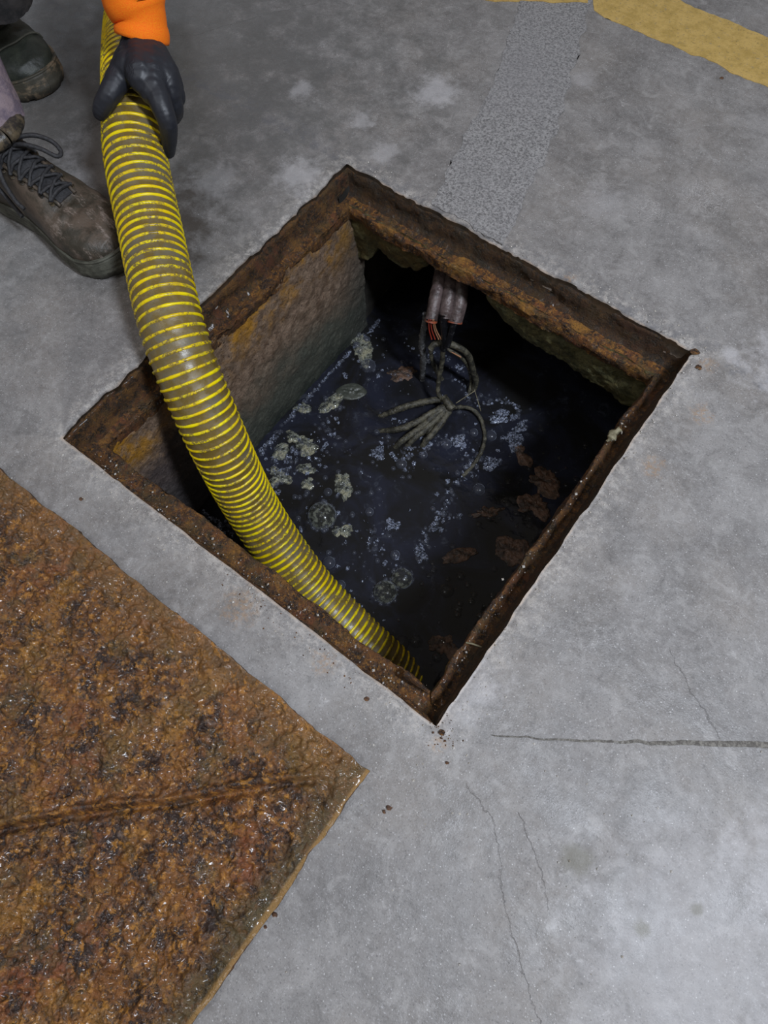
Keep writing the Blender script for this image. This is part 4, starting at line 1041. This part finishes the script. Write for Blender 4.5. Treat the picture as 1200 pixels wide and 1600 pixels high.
for px, py, r, lb in [(609, 1263, 0.0035, 'dark rust crumb on the bare floor right of the cover plate corner'), (600, 1268, 0.0022, 'tiny rust crumb just left of the crumb beside the plate corner'), (430, 1428, 0.0032, 'rust crumb beside the lower right edge of the cover plate'), (415, 1448, 0.002, 'tiny rust crumb touching the lower right edge of the cover plate'),
                      (127, 780, 0.003, 'rust crumb on the concrete strip left of the pit'), (1127, 123, 0.0035, 'small dark pellet beside the yellow painted stripe'), (573, 1092, 0.0028, 'rust crumb on the concrete between the plate and the pit'), (699, 1192, 0.0024, 'dark crumb below the near corner of the pit')]:
    rock('rust_crumb', at(px, py), r * 0.72, MT['clod'], px, 0.8, lb, 'crumb')
for px, py, r, z in [(1085, 550, 0.0042, 0.0), (1092, 574, 0.004, 0.0), (690, 1145, 0.003, 0.0)]:
    rock('rust_flake', at(px, py, z), r, MT['rust_frame'], px, 0.45, {1085: 'rust flake sitting on the right corner of the pit rim', 1092: 'rust flake on the floor just outside the right corner of the pit', 690: 'rust flake at the near corner of the pit rim'}[px], 'rust flake')
# curled rust shard standing on the ledge in the near corner
c = at(648, 1072, -0.036)
a = np.linspace(0, 1, 16); b = np.linspace(-1, 1, 9)
P = np.zeros((16, 9, 3)); 
for i, q in enumerate(a):
    for j, s_ in enumerate(b):
        P[i, j] = [c[0] - 0.018 + 0.036 * q, c[1] + 0.004 + 0.006 * s_ * (1 - 0.6 * q), c[2] + 0.004 + 0.012 * (1 - s_ * s_) * (1 - .7 * q)]
o = grid_mesh('rust_shard', relief(P, (0, 0, 1), 0.002, 90), MT['rust_frame'], None, origin=c); md = o.modifiers.new('t', 'SOLIDIFY'); md.thickness = 0.002
tag(o, 'curled rust shard lying on the ledge in the near corner of the pit', 'rust flake')
o = tube('twig', [at(728, 1004, -0.03), at(738, 1006, -0.029), at(752, 1011, -0.031)], 0.0012, MT['weed'], None, 12, 6, origin=at(738, 1006, -0.03)); tag(o, 'pale twig caught across the right ledge of the pit', 'twig')
o = tube('weed_tuft', [at(948, 690, -0.045), at(958, 680, -0.04), at(968, 672, -0.04)], [0.002, 0.006, 0.004], MT['weed'], None, 24, 12, 0.9, origin=at(958, 680, -0.04)); tag(o, 'ragged weed tuft clinging to the right ledge of the pit', 'weed')

rg = random.Random(9)
def crumbs(n_, fn, lo, hi, pw=3):
    V, Fs = [], []
    base_v = np.array([[1, 0, 0], [0, 1, 0], [-1, 0, 0], [0, -1, 0], [0, 0, 1], [0, 0, -.6]], float)
    base_f = np.array([[0, 1, 4], [1, 2, 4], [2, 3, 4], [3, 0, 4], [1, 0, 5], [2, 1, 5], [3, 2, 5], [0, 3, 5]])
    for i in range(n_):
        p = fn(); s = lo + (hi - lo) * rg.random() ** pw
        V.append(base_v * s * np.array([rg.uniform(.7, 1.3) for _ in range(3)]) + np.array(p)); Fs.append(base_f + 6 * i)
    return np.vstack(V), np.vstack(Fs).tolist()


def on_ledge():
    return (rg.uniform(0.02, 0.58), 0.002 + abs(rg.gauss(0, 0.012)), -0.039) if rg.random() < .8 else (rg.uniform(0.576, 0.585), rg.uniform(0.05, 0.5), -0.036)
V, Fs = crumbs(300, on_ledge, 0.0004, 0.0020, 4)
tag(mesh('grit', V, Fs, MT['grit'], smooth=False), 'pale grit grains sprinkled along the near ledge of the pit frame', 'grit', kind='stuff')
def on_floor():
    q = rg.random()
    if q < .4: return (rg.uniform(-0.02, 0.62), -abs(rg.gauss(0, 0.03)) - 0.002, 0.0005)
    if q < .65: return (0.603 + abs(rg.gauss(0, 0.02)), rg.uniform(-0.03, 0.62), 0.0005)
    if q < .85: return (rg.uniform(0, 0.62), 0.612 + abs(rg.gauss(0, 0.015)), 0.0005)
    return (rg.uniform(0.55, 0.9), rg.uniform(-0.35, 0.2), 0.0005)
V, Fs = crumbs(1300, on_floor, 0.0004, 0.0016, 4)
tag(mesh('floor_grit', V, Fs, MT['grit'], smooth=False), 'fine pale grit scattered over the concrete around the pit', 'grit', kind='stuff')
V, Fs = crumbs(130, lambda: (0.612 + rg.gauss(0, 0.010), -0.004 + rg.gauss(0, 0.008), 0.0008) if rg.random() < .4 else (rg.uniform(0.30, 0.5), -0.016 + rg.gauss(0, 0.006), 0.0006), 0.0004, 0.0016, 3)
tag(mesh('rust_grit', V, Fs, MT['clod'], smooth=False), 'brown rust crumbs strewn along the near edge of the pit and its near corner', 'grit', kind='stuff')
